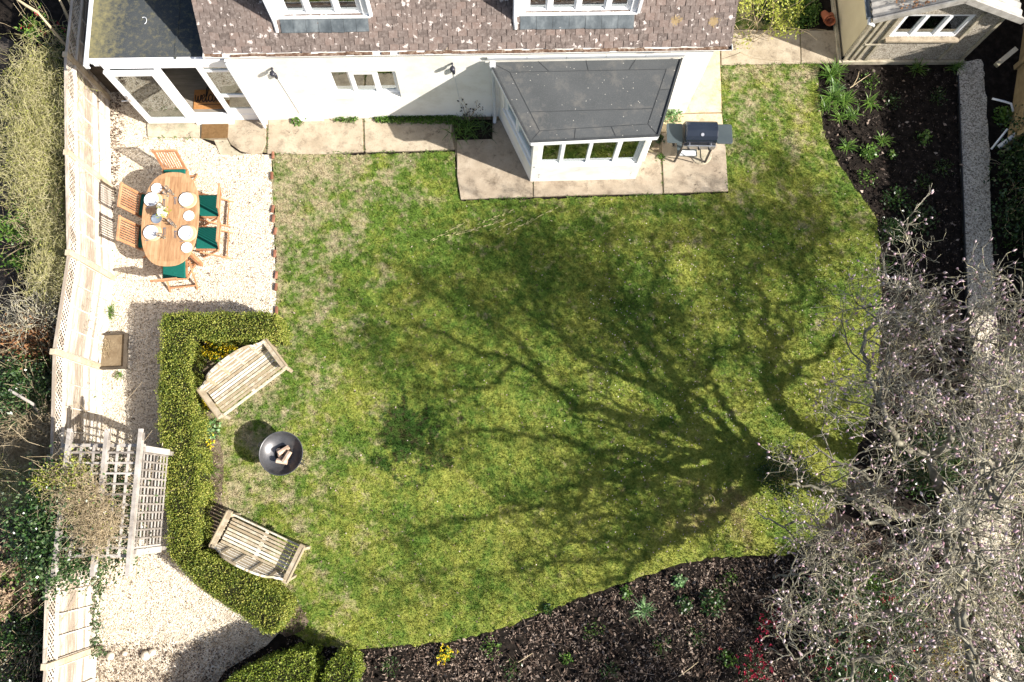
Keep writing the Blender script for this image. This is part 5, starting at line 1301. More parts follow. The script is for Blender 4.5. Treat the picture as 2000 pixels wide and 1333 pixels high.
# left of the fence, from top to bottom
tangle('arching_shrub', (-8.75, 6.7), (.75, 1.5, 1.35), 'shrub of tangled pale green straw-like stems over the top of the fence', 5200, .42, 'strawgreen', M['lime'], 2600, lw=(.045, .014), d0=(.1, .5, .2), zc=1.05, zh=.4)
tangle('arching_shrub', (-8.25, 5.2), (.34, .8, 1.35), 'narrow tangle of curly straw stems with white buds along the fence', 1700, .40, 'strawgreen', M['green'], 500, d0=(.2, .1, .1))
bush('laurel_shrub', (-8.9, 4.95), (.42, .75, 1.1), 'loose green glossy leaved shrub behind the second fence panel', M['green'], 1500, .075, .034, 50)
tangle('dry_grass', (-8.05, 4.15), (.32, .75, 1.3), 'tuft of dry tan grass leaning on the fence beside the dining table', 2600, .38, 'strawgreen', M['lime'], 200, 'grass', d0=(.1, .6, .1), jit=.3)
bush('rusty_shrub', (-8.55, 2.95), (.62, .5, 1.1), 'shrub with rusty orange brown leaves behind the fence', M['brownleaf'], 2400, .06, .034, 60)
tangle('bare_shrub', (-8.3, 3.35), (.8, .5, 1.1), 'bare grey twigs crossing above the rusty leaved shrub', 900, .6, 'twig', None, 0, r0=.006)
bush('laurel_shrub', (-8.55, 1.95), (.75, .75, 1.2), 'dense glossy dark green shrub midway along the fence', M['ivy'], 5200, .07, .036, 60)
tangle('bare_shrub', (-8.15, .95), (.75, .6, 1.3), 'matted brown bare climber stems beside the pergola', 4200, .5, 'drystem', None, 0, jit=.5)
tangle('arching_shrub', (-8.45, .1), (.5, .6, 1.4), 'wispy yellow green stems left of the pergola', 900, .55, 'strawgreen', M['lime'], 300)
bush('ivy', (-6.90, -.32), (.95, 1.0, 1.9), 'big mound of glossy dark ivy over the fence beside the pergola', M['ivy'], 15000, .055, .042, 60, cat='ivy', shell=.3, zc=1.62, zh=.5)
bush('climber', (-6.9, .42), (.6, .32, 2.05), 'yellow green and reddish leaves at the top of the ivy mound', M['lime'], 1700, .05, .03, 30, cat='climber', shell=.3, zc=1.95, zh=.2)
tangle('bare_climber', (-6.55, .15), (.50, .50, 2.0), 'thatch of dry brown twigs on the pergola roof, half nearer the house', 1300, .30, 'drystem', M['lime'], 260, 'climber', r0=.0032, jit=.5, zc=2.08, zh=.14, up=.0)
tangle('bare_climber', (-6.30, -.45), (.50, .50, 2.0), 'thatch of dry brown twigs on the pergola roof, half farther from the house', 1300, .30, 'drystem', M['lime'], 120, 'climber', r0=.0032, jit=.5, zc=2.08, zh=.14, up=.0)
bush('hydrangea', (-8.35, -1.25), (.55, .7, .95), 'hydrangea with round dried beige flower heads beside the fence', M['green'], 700, .07, .04, 50, extra=(M['hyd'], 420, .06, .055, 'flower_heads'), shell=.2, zc=.7, zh=.3)
bush('dark_shrub', (-8.2, -2.4), (.6, .8, .9), 'low dark green shrub at the bottom left corner', M['greendk'], 2600, .06, .03, 50)
bush('dark_shrub', (-8.45, 8.6), (.36, .9, .7), 'dark leafy growth in shade beyond the fence beside the tank', M['greendk'], 2200, .06, .03, 40)
bush('photinia', (-8.9, 9.15), (.45, .35, 1.3), 'shrub with green leaves and red shoots at the top left corner', M['green'], 420, .08, .035, 20, extra=(M['petal_r'], 10, .05, .03, 'red_shoots'))
t = empty('bare_shrub', (-8.0, 8.3, 0)); tag(t, 'stout bare pruned branches slanting up in the top left corner', 'shrub')
for a, b in (((-8.05, 8.3, .2), (-8.6, 8.95, 1.6)), ((-8.05, 8.35, .2), (-8.3, 9.4, 1.7)), ((-8.1, 8.4, .2), (-8.15, 9.5, 1.8)), ((-8.6, 8.95, 1.6), (-8.95, 9.15, 1.7)), ((-8.3, 9.4, 1.7), (-8.4, 9.7, 1.8))):
    mb = MB(); mb.tube([a, tuple((np.array(a) + b) / 2 + rng.normal(size=3) * .03), b], [.03, .026, .02], 8); mb.build('branch', M['stonelog'] if False else M['drystem'], t, world=True)
t = empty('cut_branch', (*W(60, 780, 1.2), 0)); tag(t, 'thick pale sawn branch sticking out above the dark shrub', 'branch')
mb = MB(); mb.tube([W3(18, 762, 1.25), W3(40, 775, 1.22), W3(65, 790, 1.15), (-8.3, 1.2, .0)], [.024, .026, .028, .035], 9); mb.build('limb', M['pergola'], t, world=True)

# strappy plants
def clump(name, px, py, n, ln, w, label, mat='blue_leaf', cat='plant', spread=.04, droop=1.1, flowers=None, z=0.0, group=None, upk=1.0, cp=None):
    p = W(px, py, z) if cp is None else cp
    r = empty(name, (p[0], p[1], z)); tag(r, label, cat, group)
    P = np.tile([[p[0], p[1], z + .01]], (n, 1)) + rng.normal(size=(n, 3)) * [spread, spread, 0]; D = rng.normal(size=(n, 3)) * [.8, .8, 0] + [0, 0, upk]
    V, Fc = strip_geo(P, D, ln, w, 4, droop); link_mesh('leaves', V, Fc, M[mat], r, world=True)
    if flowers:
        m_, k, l2 = flowers; pts = []; dd = []
        for _ in range(k):
            q = np.array([p[0], p[1], z]) + rng.normal(size=3) * [spread + .05, spread + .05, 0] + [0, 0, ln * rng.uniform(.7, 1)]; d = rdir(6, .6); pts.append(q); pts[-1] = q + d * .006; dd.append(d)
        V, Fc = leaf_geo(np.vstack(pts), l2, l2 * .7, .3, np.vstack(dd), .1); link_mesh('flowers', V, Fc, m_, r, world=True)
    return r
bedp = [(1620, 150, 90, .34, 'strappy green bulb clump at the corner of the garage and lawn edge'), (1632, 140, 50, .28, 'second bulb clump tight against the garage corner'), (1630, 172, 40, .24, 'pale striped leaf clump just below the garage corner clumps'), (1622, 195, 90, .34, 'dense bulb clump on the lawn edge of the dark bed'), (1608, 210, 40, .26, 'bulb clump spilling onto the lawn edge'), (1645, 200, 70, .32, 'bulb clump on the bed side of the dense edge clump'), (1660, 228, 45, .25, 'lowest bulb clump of the upper group'), (1636, 228, 30, .22, 'small bulb clump left of the lowest one'), (1698, 202, 40, .25, 'lone bulb clump in the upper middle of the dark bed'), (1652, 288, 45, .25, 'bulb clump close to the curve of the lawn edge'), (1722, 278, 40, .24, 'bulb clump above the rounded leafy plant'), (1788, 135, 45, .28, 'bulb clump under the garage window'), (1862, 135, 40, .26, 'bulb clump at the right end of the garage wall')]
for px, py, n, ln, lb in bedp: clump('bulb_clump', px, py, n, ln, .018, lb, group='bulb clumps in the dark bed', mat='blue_leaf' if 'striped' in lb else 'green')
def leafy(name, px, py, rad, n, mat, label, ln=.06, wd=.045, flowers=None, cat='plant', cp=None, h=None):
    p = W(px, py, 0) if cp is None else cp; r = empty(name, (p[0], p[1], 0)); tag(r, label, cat); h = h or rad
    u = rdir(n, .4); P = np.array([p[0], p[1], .02]) + u * (rng.uniform(.2, 1, n) ** .5)[:, None] * np.array([rad, rad, h]); P[:, 2] = np.abs(P[:, 2])
    V, Fc = leaf_geo(P, ln, wd, .3, None, .12, .4); link_mesh('leaves', V, Fc, M[mat], r, world=True)
    A, B, ra, rb, *_ = stems_batch(np.tile([[p[0], p[1], 0.0]], (14, 1)), rdir(14, .8), rad * .9, 3, .2, .1, .004, .002); V, Fc = seg_geo(A, B, ra, rb); link_mesh('stalks', V, Fc, M['green'], r, world=True)
    if flowers:
        m_, k, l2 = flowers; pts = []; dd = []
        for _ in range(k):
            q = np.array([p[0], p[1], h]) + rng.normal(size=3) * [rad * .6, rad * .6, h * .2]; d = rdir(7, .6); pts.append(q + d * .006); dd.append(d)
        V, Fc = leaf_geo(np.vstack(pts), l2, l2 * .75, .3, np.vstack(dd), .1); link_mesh('flowers', V, Fc, m_, r, world=True)
    return r
leafy('leafy_plant', 1695, 300, .19, 200, 'green', 'rounded bright green leafy plant in the dark bed')
leafy('leafy_plant', 1800, 272, .18, 70, 'green', 'sparse round leaved plant in the middle right of the dark bed')
leafy('leafy_plant', 1740, 305, .10, 40, 'green', 'tiny green seedling right of the rounded leafy plant')
leafy('leafy_plant', 1745, 390, .30, 160, 'greendk', 'dim green patch of leaves low in the dark bed')
leafy('leafy_plant', 1790, 430, .40, 240, 'greendk', 'wide dim leafy patch just above the magnolia crown')
leafy('lavender_bush', 1738, 455, .30, 900, 'greendk', 'grey green fuzzy bush on the lawn edge above the magnolia', .05, .012)
leafy('leafy_plant', 1255, 1193, .05, 10, 'green', 'tiny weed at the border just above the striped clump')
clump('bulb_clump', 1255, 1190, 60, .26, .014, 'silvery striped strappy clump alone in the bottom border')
leafy('leafy_plant', 1222, 1155, .12, 80, 'green', 'small yellow green plant near the lawn edge of the border')
leafy('leafy_plant', 1325, 1135, .13, 110, 'blue_leaf', 'small feathery plant near the top of the border')
leafy('leafy_plant', 1335, 1180, .17, 120, 'greendk', 'dim green plant right of the striped clump')
leafy('leafy_plant', 1390, 1175, .26, 240, 'greendk', 'broad dim green plant in the border shade')
leafy('leafy_plant', 1070, 1188, .10, 70, 'greendk', 'little grey green plant on the border edge')
leafy('leafy_plant', 1420, 1285, .18, 70, 'green', 'round leaved plant near the red heather')
leafy('leafy_plant', 1105, 1285, .12, 40, 'green', 'sparse green sprouts low in the border')
leafy('primula', 872, 1278, .13, 60, 'green', 'clump of yellow flowers in the bottom border', flowers=(M['petal_y'], 26, .035), cat='flowers')
leafy('heather', 1462, 1300, .34, 900, 'greendk', 'red flowering heather at the bottom edge in shade', .03, .01, flowers=(M['petal_r'], 60, .035), cat='heather', h=.3)
leafy('heather', 1490, 1215, .2, 300, 'greendk', 'small scattered red flowering heather above the large one', .03, .01, flowers=(M['petal_r'], 30, .035), cat='heather', h=.2)
wr = [(760, 1300, 'greendk', 'dull green seedling patch left of the yellow flowers'), (960, 1262, 'green', 'green sprouts right of the yellow flowers near the lawn edge'), (1000, 1310, 'greendk', 'dim ground cover patch at the bottom of the border'), (1160, 1230, 'green', 'thin weeds above the middle of the border'), (1190, 1310, 'greendk', 'dark low weeds at the bottom of the border middle'), (1290, 1260, 'greendk', 'grey green weeds below the striped clump'), (1420, 1130, 'green', 'small weeds near the lawn edge under the outermost twigs'), (1360, 1240, 'greendk', 'trailing weeds left of the red heather')]
for px, py, mt, lb in wr: leafy('weed', px, py, .22, 70, mt, lb, .045, .028, h=.07)
wr2 = [(1700, 160, 'green', 'weeds under the left part of the garage wall'), (1740, 200, 'greendk', 'dim weeds in the upper middle of the dark bed'), (1830, 190, 'greendk', 'dim weeds in the upper right of the dark bed'), (1840, 330, 'greendk', 'dim weeds beside the path in the dark bed'), (1690, 350, 'green', 'weeds along the lawn curve in the dark bed'), (1800, 360, 'greendk', 'spreading weeds low in the dark bed'), (1735, 520, 'greendk', 'dark weeds on the lawn edge just before the magnolia twigs')]
for px, py, mt, lb in wr2: leafy('weed', px, py, .24, 70, mt, lb, .05, .03, h=.08)
# between hedge and benches
leafy('primula', 425, 690, .22, 160, 'green', 'yellow flowers behind the upper bench in the hedge corner', flowers=(M['petal_y'], 46, .04), cat='flowers')
leafy('primula', 452, 680, .14, 90, 'green', 'yellow flowers right of the corner flowers behind the upper bench', flowers=(M['petal_y'], 30, .04), cat='flowers')
leafy('primula', 404, 792, .14, 80, 'green', 'yellow flowers at the lower end of the upper bench', flowers=(M['petal_y'], 44, .042), cat='flowers')
leafy('primula', 404, 862, .13, 80, 'green', 'small yellow flowers beside the hedge left of the fire pit', flowers=(M['petal_y'], 34, .04), cat='flowers')
leafy('leafy_plant', 415, 838, .20, 200, 'blue_leaf', 'pale green seedling patch between hedge and fire pit')
clump('bulb_clump', 411, 918, 60, .24, .012, 'grassy dark green clump at the hedge left of the fire pit', mat='green')
leafy('leafy_plant', 408, 962, .12, 120, 'green', 'green leafy plant at the hedge above the lower bench')
clump('bulb_clump', 478, 1100, 50, .22, .02, 'green strappy clump behind the lower bench', mat='blue_leaf')
# beside wall
clump('lilyturf', 905, 252, 130, .34, .014, 'long grassy leaves in the wall pocket left of the bay', mat='green', spread=.14, cat='plant')
clump('lilyturf', 945, 250, 90, .28, .012, 'darker grassy leaves against the bay in the wall pocket', mat='greendk', spread=.12)
st(slab_o('soil_pocket', [(884, 236), (961, 236), (961, 273), (890, 275)], .05, .05, M['soil']))
r = leafy('ground_cover', 820, 238, .1, 10, 'green', 'green ground cover strip along the wall foot', cat='ground cover')
A = np.vstack([sample([W(*p) for p in [(725, 232), (890, 228), (892, 246), (740, 243)]], 1500), sample([W(*p) for p in [(652, 234), (700, 233), (698, 243), (655, 242)]], 160)])
P = np.stack([A[:, 0], A[:, 1], rng.uniform(.05, .12, len(A))], 1); V, Fc = leaf_geo(P, .05, .03, .4); link_mesh('leaves', V, Fc, M['green'], r, world=True)
leafy('leafy_plant', 583, 238, .17, 160, 'green', 'green plant at the wall foot below the left lamp', h=.12)
leafy('leafy_plant', 1308, 228, .24, 420, 'blue_leaf', 'bright leafy plant between the bay and the barbecue', .07, .03, h=.25)
leafy('leafy_plant', 1287, 310, .09, 60, 'green', 'small round weed in the paving joint left of the barbecue')
leafy('leafy_plant', 1291, 275, .12, 90, 'greendk', 'dark weeds in the joint beside the bay', h=.05)
# black-leaved rose on wall
t = empty('climbing_rose', (*W(912, 240), 0)); tag(t, 'thin dark leaved climbing rose against the wall left of the bay', 'climber')
x, y = W(915, 232); A, B, ra, rb, tips, DD, nodes = stems_batch(np.tile([[x, y - .08, .03]], (5, 1)), np.array([[.0, .0, 1.]] * 5) + rng.normal(size=(5, 3)) * .1, .85, 8, .14, .05, .006, .003)
V, Fc = seg_geo(A, B, ra, rb, 4); link_mesh('stems', V, Fc, M['drystem'], t, world=True)
idx = rng.integers(0, len(B), 90); V, Fc = leaf_geo(B[idx] + rng.normal(size=(90, 3)) * .05, .05, .035, .2); link_mesh('leaves', V, Fc, M['black'], t, world=True)
# along fence foot
clump('fan_palm', 213, 612, 90, .24, .012, 'small fan of bright strappy leaves at the fence foot', mat='green')
for px, py, lb in ((208, 370, 'small weed tuft at the fence post nearest the table'), (206, 545, 'dry tuft at the fence post below the table'), (214, 492, 'yellow green weed at the fence foot below the table shadow'), (190, 735, 'ivy sprig at the fence foot by the wooden planter'), (235, 735, 'single small weed in the gravel below the planter')):
    leafy('weed', px, py, .10, 50, 'green', lb, .05, .025)
r = leafy('ivy', 192, 1150, .12, 60, 'ivy', 'ivy trailing along the fence foot below the pergola', cat='ivy')
A = sample([W(*p) for p in [(180, 1060), (205, 1080), (200, 1250), (215, 1275), (160, 1290), (180, 1200)]], 1100); P = np.stack([A[:, 0], A[:, 1], rng.uniform(.03, .3, len(A))], 1)
V, Fc = leaf_geo(P, .055, .045, .3); link_mesh('trailing_leaves', V, Fc, M['ivy'], r, world=True)
# planter
q = W(224, 688); pl = empty('planter', (q[0], q[1], 0), R_(3)); tag(pl, 'shallow wooden planter frame of bare soil by the fence', 'planter')
mb = MB(); w_, l_ = .46, .62
mb.bx(w_ / 2, w_ / 2 + .03, -l_ / 2, l_ / 2, 0, .14); mb.bx(-w_ / 2 - .03, -w_ / 2, -l_ / 2, l_ / 2, 0, .14); mb.bx(-w_ / 2 - .03, w_ / 2 + .03, l_ / 2, l_ / 2 + .03, 0, .14); mb.bx(-w_ / 2 - .03, w_ / 2 + .03, -l_ / 2 - .03, -l_ / 2, 0, .14); mb.build('boards', M['brick'] if False else M['darkwood'], pl)
mb = MB(); mb.bx(-w_ / 2, w_ / 2, -l_ / 2, l_ / 2, .01, .09); mb.build('soil', M['stone_green'] if False else mat_noise('dry_soil', [(.14, .10, .06), (.22, .17, .11)], 6, .95, .1, .8, 30), pl)
A, B, ra, rb, *_ = stems_batch(rng.uniform([-.22, -.1, .1], [-.05, .25, .14], (40, 3)), rdir(40, .1), .2, 5, .5, 0, .004, .002); V, Fc = seg_geo(A, B, ra, rb); link_mesh('dry_stalks', V, Fc, M['drystem'], pl)
# stones at bottom of gravel
for (px, py, r_), lb in (((217, 1281, .075), 'pale round stone nearest the fence foot at the bottom of the gravel'), ((245, 1276, .05), 'smallest pale stone between the two larger ones'), ((286, 1280, .09), 'largest pale stone in front of its neighbour'), ((298, 1274, .07), 'pale stone tucked behind the largest')):
    mb = MB(); n = 14
    prof = [(0.001, r_ * 1.1), (r_ * .5, r_ * 1.02), (r_ * .85, r_ * .75), (r_, r_ * .35), (r_ * .9, 0), (0.001, 0)]
    mb.lathe(prof, (0, 0, 0), n); mb.v = [(a * rng.uniform(.93, 1.07), b * rng.uniform(.93, 1.07), c_ * rng.uniform(.95, 1.05)) for a, b, c_ in mb.v]
    o = mb.build('stone', M['stonelog'], smooth=True); q = W(px, py); o.location = (q[0], q[1], .005); tag(o, lb, 'stone', 'pale stones at the bottom of the gravel')
# pots by the lime shrub
for (px, py, a), lb in (((1606, 40, 18), 'terracotta pot lying tilted left of the other'), ((1620, 44, -14), 'terracotta pot lying against the garage kerb')):
    mb = MB(); mb.lathe([(0, 0), (.065, 0), (.095, .2), (.105, .2), (.105, .235), (.09, .235), (.085, .2), (.055, .02), (0, .02)], (0, 0, 0), 22); o = mb.build('terracotta_pot', M['terracotta'], smooth=True)
    q = W(px, py); o.location = (q[0], q[1] + .12, .08); o.rotation_euler = (R_(70), 0, R_(a)); tag(o, lb, 'pot', 'terracotta pots by the garage')
bush('lime_shrub', (5.0 + .1, 9.55), (.95, .45, 1.5), 'airy shrub with lime green new leaves beside the house gable', M['lime'], 1500, .055, .035, 16, 'drystem')
leafy('ground_ivy', 1560, 20, .5, 1400, 'green', 'low green plants under the lime leaved shrub', .06, .03, h=.12)
leafy('ground_ivy', 1490, 25, .3, 500, 'greendk', 'dark green plants left under the lime leaved shrub', .06, .03, h=.1)
# right side: ivy bank, path edging, loose pipes
bush('ivy', (10.6, 5.9), (.85, 1.9, 1.0), 'wide bank of dark green ivy right of the concrete path', M['greendk'], 7500, .07, .045, 60, cat='ivy', shell=.3)
leafy('leafy_plant', 1955, 230, .22, 200, 'green', 'green plant at the right edge beside the loose pipes')
mb = MB()
for a, b in (((1870, 150), (1876, 300)), ((1876, 300), (1882, 450)), ((1882, 450), (1888, 600)), ((1888, 600), (1905, 900))):
    p = W(*a); q = W(*b); mb.beam((p[0] - .02, p[1], .03), (q[0] - .02, q[1], .03), .02, .10)
tag(mb.build('path_edging', M['black']), 'thin black plastic strip edging the concrete path', 'edging')
for pts, lb in (([W3(1938, 193, .3), W3(1962, 199, .35), W3(1975, 203, .35), W3(1979, 218, .3)], 'white plastic pipe with elbow at the right edge'), ([W3(1936, 292, .15), W3(1968, 252, .4)], 'straight white plastic pipe leaning in the ivy')):
    mb = MB(); mb.tube(pts, .022, 10); tag(mb.build('plastic_pipe', M['upvc'], smooth=True), lb, 'pipe', 'loose white pipes')
mb = MB(); mb.tube([W3(1950, 288, .2), W3(1985, 262, .4)], .045, 12); tag(mb.build('plastic_pipe', M['greywhite'], smooth=True), 'thick grey pipe stub in the ivy below the white pipe', 'pipe')
mb = MB(); p = W3(1945, 128, 1.2); q = W3(1984, 96, 1.3); mb.beam(p, q, .09, .10); tag(mb.build('concrete_post', M['stone_green'], bevel=.01), 'grey concrete post end slanting at the right fence', 'post')
# twigs lying in bed
for a, b, lb in (((1660, 172), (1700, 145), 'long bent twig in the bed under the garage wall'), ((1665, 170), (1678, 140), 'short straight twig beside the long bent one'), ((1325, 1322), (1365, 1292), 'pale straight twig in the bottom border'), ((1012, 1294), (1040, 1276), 'forked twig in the bottom border left of the others'), ((1395, 985), (1388, 965), 'short white stick on the lawn in the tree shadow')):
    p = W3(*a, .05); q = W3(*b, .06); mb = MB(); mb.tube([p, (p + q) / 2 + np.array([.03, .02, .02]), q], [.008, .007, .004], 6); tag(mb.build('twig', M['drystem']), lb, 'twig')

# ================================================================= MAGNOLIA
def catmull(p, n=4):
    return smooth_line(p, n)
def tree(name, limbs, label, sec_len=1.3, dens=1.0, budn=1.0, trunk=None, cat='tree', budmat='petal_p', twigmat='twig', cull=None):
    r = empty(name, (trunk[0], trunk[1], 0)); tag(r, label, cat)
    mb = MB(); nodes = []
    for i, lm_ in enumerate(limbs):
        pts, r0, r1 = lm_[:3]; dnl = lm_[3] if len(lm_) > 3 else 1.0
        pp = [np.array(p, float) for p in catmull(np.array(pts, float), 5)]
        k = len(pp); rad = [r0 + (r1 - r0) * (j / (k - 1)) ** .8 for j in range(k)]
        pp = [p + (rng.normal(size=3) * .025 if 0 < j < k - 1 else 0) for j, p in enumerate(pp)]
        if i == 0:
            m0 = MB(); m0.tube(pp, rad, 12); m0.build('trunk', M['bark'], r, world=True, smooth=True)
        else:
            m1 = MB(); m1.tube(pp, rad, 8); m1.build('limb', M['bark'], r, world=True, smooth=True)
            for j in range(1, k):
                L_ = np.linalg.norm(pp[j] - pp[j - 1]); nodes.append((pp[j], (pp[j] - pp[j - 1]) / (L_ + 1e-9), L_ * dnl, j / k, rad[j], .42 if np.allclose(pts[0], FK) else .1))
    # secondary branches
    P = []; D = []; LN = []
    for p, d, L_, f, rd, fmin in nodes:
        if f < fmin: continue
        for _ in range(rng.poisson(L_ * 4.6 * dens)):
            s_ = rdir(1, .25)[0]; s_ = s_ - d * np.dot(s_, d) * .6; s_ /= np.linalg.norm(s_); P.append(p); D.append(d * .4 + s_); LN.append(sec_len * rng.uniform(.5, 1.25) * (1.15 - .45 * f))
    P = np.array(P); D = np.array(D); LN = np.array(LN)
    A, B, ra, rb, t1, d1, nd = stems_batch(P, D, LN, 7, .30, .05, .015, .005); g1 = seg_geo(A, B, ra, rb, 5)
    # tertiary
    ns = len(P); P2 = []; D2 = []
    for k in range(2, 8):
        for _ in range(2 if k < 5 else 3):
            m_ = rng.uniform(size=ns) < .85 * dens; q = nd[k][m_]; P2.append(q); D2.append(rdir(len(q), .35) + (nd[k] - nd[k - 1])[m_] / (np.linalg.norm((nd[k] - nd[k - 1])[m_], axis=1)[:, None]) * .6)
    P2 = np.vstack(P2); D2 = np.vstack(D2)
    A, B, ra, rb, t2, d2, nd2 = stems_batch(P2, D2, rng.uniform(.25, .6, len(P2)), 5, .34, .06, .0046, .0028); g2 = seg_geo(A, B, ra, rb, 4)
    # twigs
    P3 = []; D3 = []
    for k in (1, 2, 3, 4, 5):
        m_ = rng.uniform(size=len(P2)) < .8; P3.append(nd2[k][m_]); D3.append(rdir(m_.sum(), .5) + d2[m_] * .3)
    P3 = np.vstack(P3); D3 = np.vstack(D3)
    A, B, ra, rb, t3, d3, nd3 = stems_batch(P3, D3, rng.uniform(.09, .24, len(P3)), 3, .45, .14, .0028, .002); g3 = seg_geo(A, B, ra, rb, 3)
    V, Fc = g1; link_mesh('branches', V, Fc, M['bark'], r, world=True)
    V, Fc = join([g2, g3]); link_mesh('twigs', V, Fc, M[twigmat], r, world=True)
    if budn:
        m_ = rng.uniform(size=len(t3)) < .10 * budn; m2_ = rng.uniform(size=len(t2)) < .8; Pb = np.vstack([t3[m_], t2[m2_]]); Db = np.vstack([d3[m_], d2[m2_]]) + [0, 0, .25]; Db /= np.linalg.norm(Db, axis=1)[:, None]
        V, Fc = spindle_geo(Pb, Db, .075, .019); link_mesh('buds', V, Fc, M[budmat], r, world=True)
    print(name, 'sec', ns, 'ter', len(P2), 'twig', len(P3))
    return r
T0 = (7.75, -.62, 0.0); FK = (7.45, -.25, 1.9)
fk = np.array(FK)
limbs = [([T0, (7.66, -.52, .7), (7.58, -.36, 1.3), FK], .22, .15)]
def jit_path(P):
    """kink a limb between its control points"""
    P = [np.array(p, float) for p in P]; out = [P[0]]
    for a, b in zip(P[:-1], P[1:]):
        L_ = np.linalg.norm(b - a)
        if L_ > .5: out.append((a + b) / 2 + rng.normal(size=3) * .11 * min(1.2, L_))
        out.append(b)
    return out
def LS(*pts, r=(.085, .02), s0=None, dn=1.0):
    st0 = [FK] if s0 is None else [SH(*s0)]
    limbs.append((jit_path(st0 + [SH(*p) for p in pts]), r[0], r[1], dn))
def LV(*pts, r=(.075, .018), s0=None, dn=1.0):
    st0 = [FK] if s0 is None else [W3(*s0)]
    limbs.append((jit_path(st0 + [W3(*p) for p in pts]), r[0], r[1], dn))
# main limb and what forks off it
LS((1375, 862, 2.6), (1300, 832, 3.0), (1210, 812, 3.4), (1130, 798, 3.9), (1060, 745, 4.4), (1000, 700, 4.8), r=(.18, .04), dn=0.25)
LS((1335, 800, 3.0), (1322, 745, 3.3), (1285, 700, 3.7), (1250, 655, 4.1), (1200, 600, 4.6), r=(.14, .035), s0=(1372, 860, 2.6), dn=0.25)
LS((1290, 770, 3.5), (1240, 745, 3.9), (1150, 690, 4.5), (1080, 640, 5.0), r=(.06, .02), s0=(1328, 790, 3.1), dn=0.40)
LS((1370, 745, 3.5), (1400, 680, 3.8), (1440, 640, 4.1), (1440, 580, 4.5), r=(.06, .018), s0=(1335, 800, 3.0), dn=0.35)
LS((1350, 893, 2.6), (1300, 905, 2.9), (1235, 885, 3.2), (1160, 880, 3.6), (1085, 852, 4.1), (980, 840, 4.6), r=(.11, .03), s0=(1440, 900, 2.2), dn=0.25)
LS((1355, 925, 2.6), (1290, 915, 3.0), (1225, 945, 3.4), (1155, 935, 3.7), (1060, 985, 4.2), (950, 1010, 4.8), r=(.10, .028), s0=(1445, 910, 2.1), dn=0.28)
LS((1370, 950, 2.6), (1330, 1010, 2.9), (1320, 1060, 3.2), (1240, 1090, 3.8), (1130, 1095, 4.4), r=(.085, .024), s0=(1440, 915, 2.1), dn=0.30)
LS((1420, 960, 2.3), (1420, 1010, 2.6), (1390, 1060, 2.9), r=(.045, .016), s0=(1450, 915, 2.1), dn=0.30)
# high outer boughs, thick with twigs
LS((1000, 655, 5.0), (930, 600, 5.4), (880, 560, 5.8), (800, 530, 6.2), r=(.05, .014), s0=(1060, 745, 4.4), dn=1.9)
LS((940, 690, 5.1), (860, 650, 5.6), (760, 640, 6.1), (690, 650, 6.5), r=(.05, .014), s0=(1000, 700, 4.8), dn=1.9)
LS((920, 760, 5.0), (840, 760, 5.5), (760, 740, 5.9), r=(.045, .014), s0=(1000, 700, 4.8), dn=1.6)
LS((1140, 540, 5.0), (1060, 500, 5.5), (980, 470, 6.0), (900, 455, 6.3), r=(.05, .014), s0=(1200, 600, 4.6), dn=1.9)
LS((1190, 520, 5.1), (1180, 450, 5.7), (1120, 410, 6.1), r=(.045, .014), s0=(1200, 600, 4.6), dn=1.9)
LS((1270, 590, 4.9), (1290, 520, 5.4), (1300, 440, 5.9), (1380, 405, 6.1), r=(.045, .014), s0=(1250, 655, 4.1), dn=1.9)
LS((1020, 600, 5.4), (960, 540, 5.8), r=(.04, .014), s0=(1080, 640, 5.0), dn=1.8)
LS((880, 850, 5.1), (800, 870, 5.6), (730, 860, 6.0), r=(.04, .014), s0=(980, 840, 4.6), dn=0.40)
LS((860, 1020, 5.3), (780, 1060, 5.8), (690, 1080, 6.2), r=(.04, .012), s0=(950, 1010, 4.8), dn=1.0)
LS((1020, 1110, 4.9), (900, 1110, 5.4), (780, 1150, 5.8), r=(.04, .012), s0=(1130, 1095, 4.4), dn=1.0)
LS((1440, 500, 5.0), (1480, 440, 5.4), (1420, 420, 5.8), r=(.035, .012), s0=(1440, 580, 4.5), dn=1.6)
# second stem
limbs.append((jit_path([(8.45, .1, 0), SH(1700, 905, 1.2), SH(1640, 882, 1.6), SH(1560, 832, 2.0), SH(1508, 770, 2.4)]), .15, .10, .3))
LS((1497, 715, 2.8), (1505, 650, 3.1), (1495, 590, 3.5), (1465, 555, 3.8), (1410, 540, 4.1), r=(.11, .03), s0=(1508, 770, 2.4), dn=0.35)
LS((1555, 728, 2.8), (1610, 690, 3.2), (1640, 640, 3.6), r=(.09, .025), s0=(1508, 770, 2.4), dn=0.35)
LS((1545, 650, 3.2), (1560, 590, 3.7), (1545, 530, 4.1), (1560, 420, 4.8), r=(.045, .014), s0=(1500, 700, 2.9), dn=1.0)
LS((1500, 500, 4.3), (1480, 440, 4.8), r=(.035, .014), s0=(1465, 555, 3.8), dn=1.5)
LS((1610, 430, 4.9), (1580, 370, 5.2), (1550, 320, 5.4), r=(.05, .02), s0=(1560, 500, 4.3), dn=3.4)
LS((1660, 830, 2.3), (1605, 795, 2.7), (1660, 760, 3.1), r=(.05, .016), s0=(1640, 882, 1.6), dn=0.30)
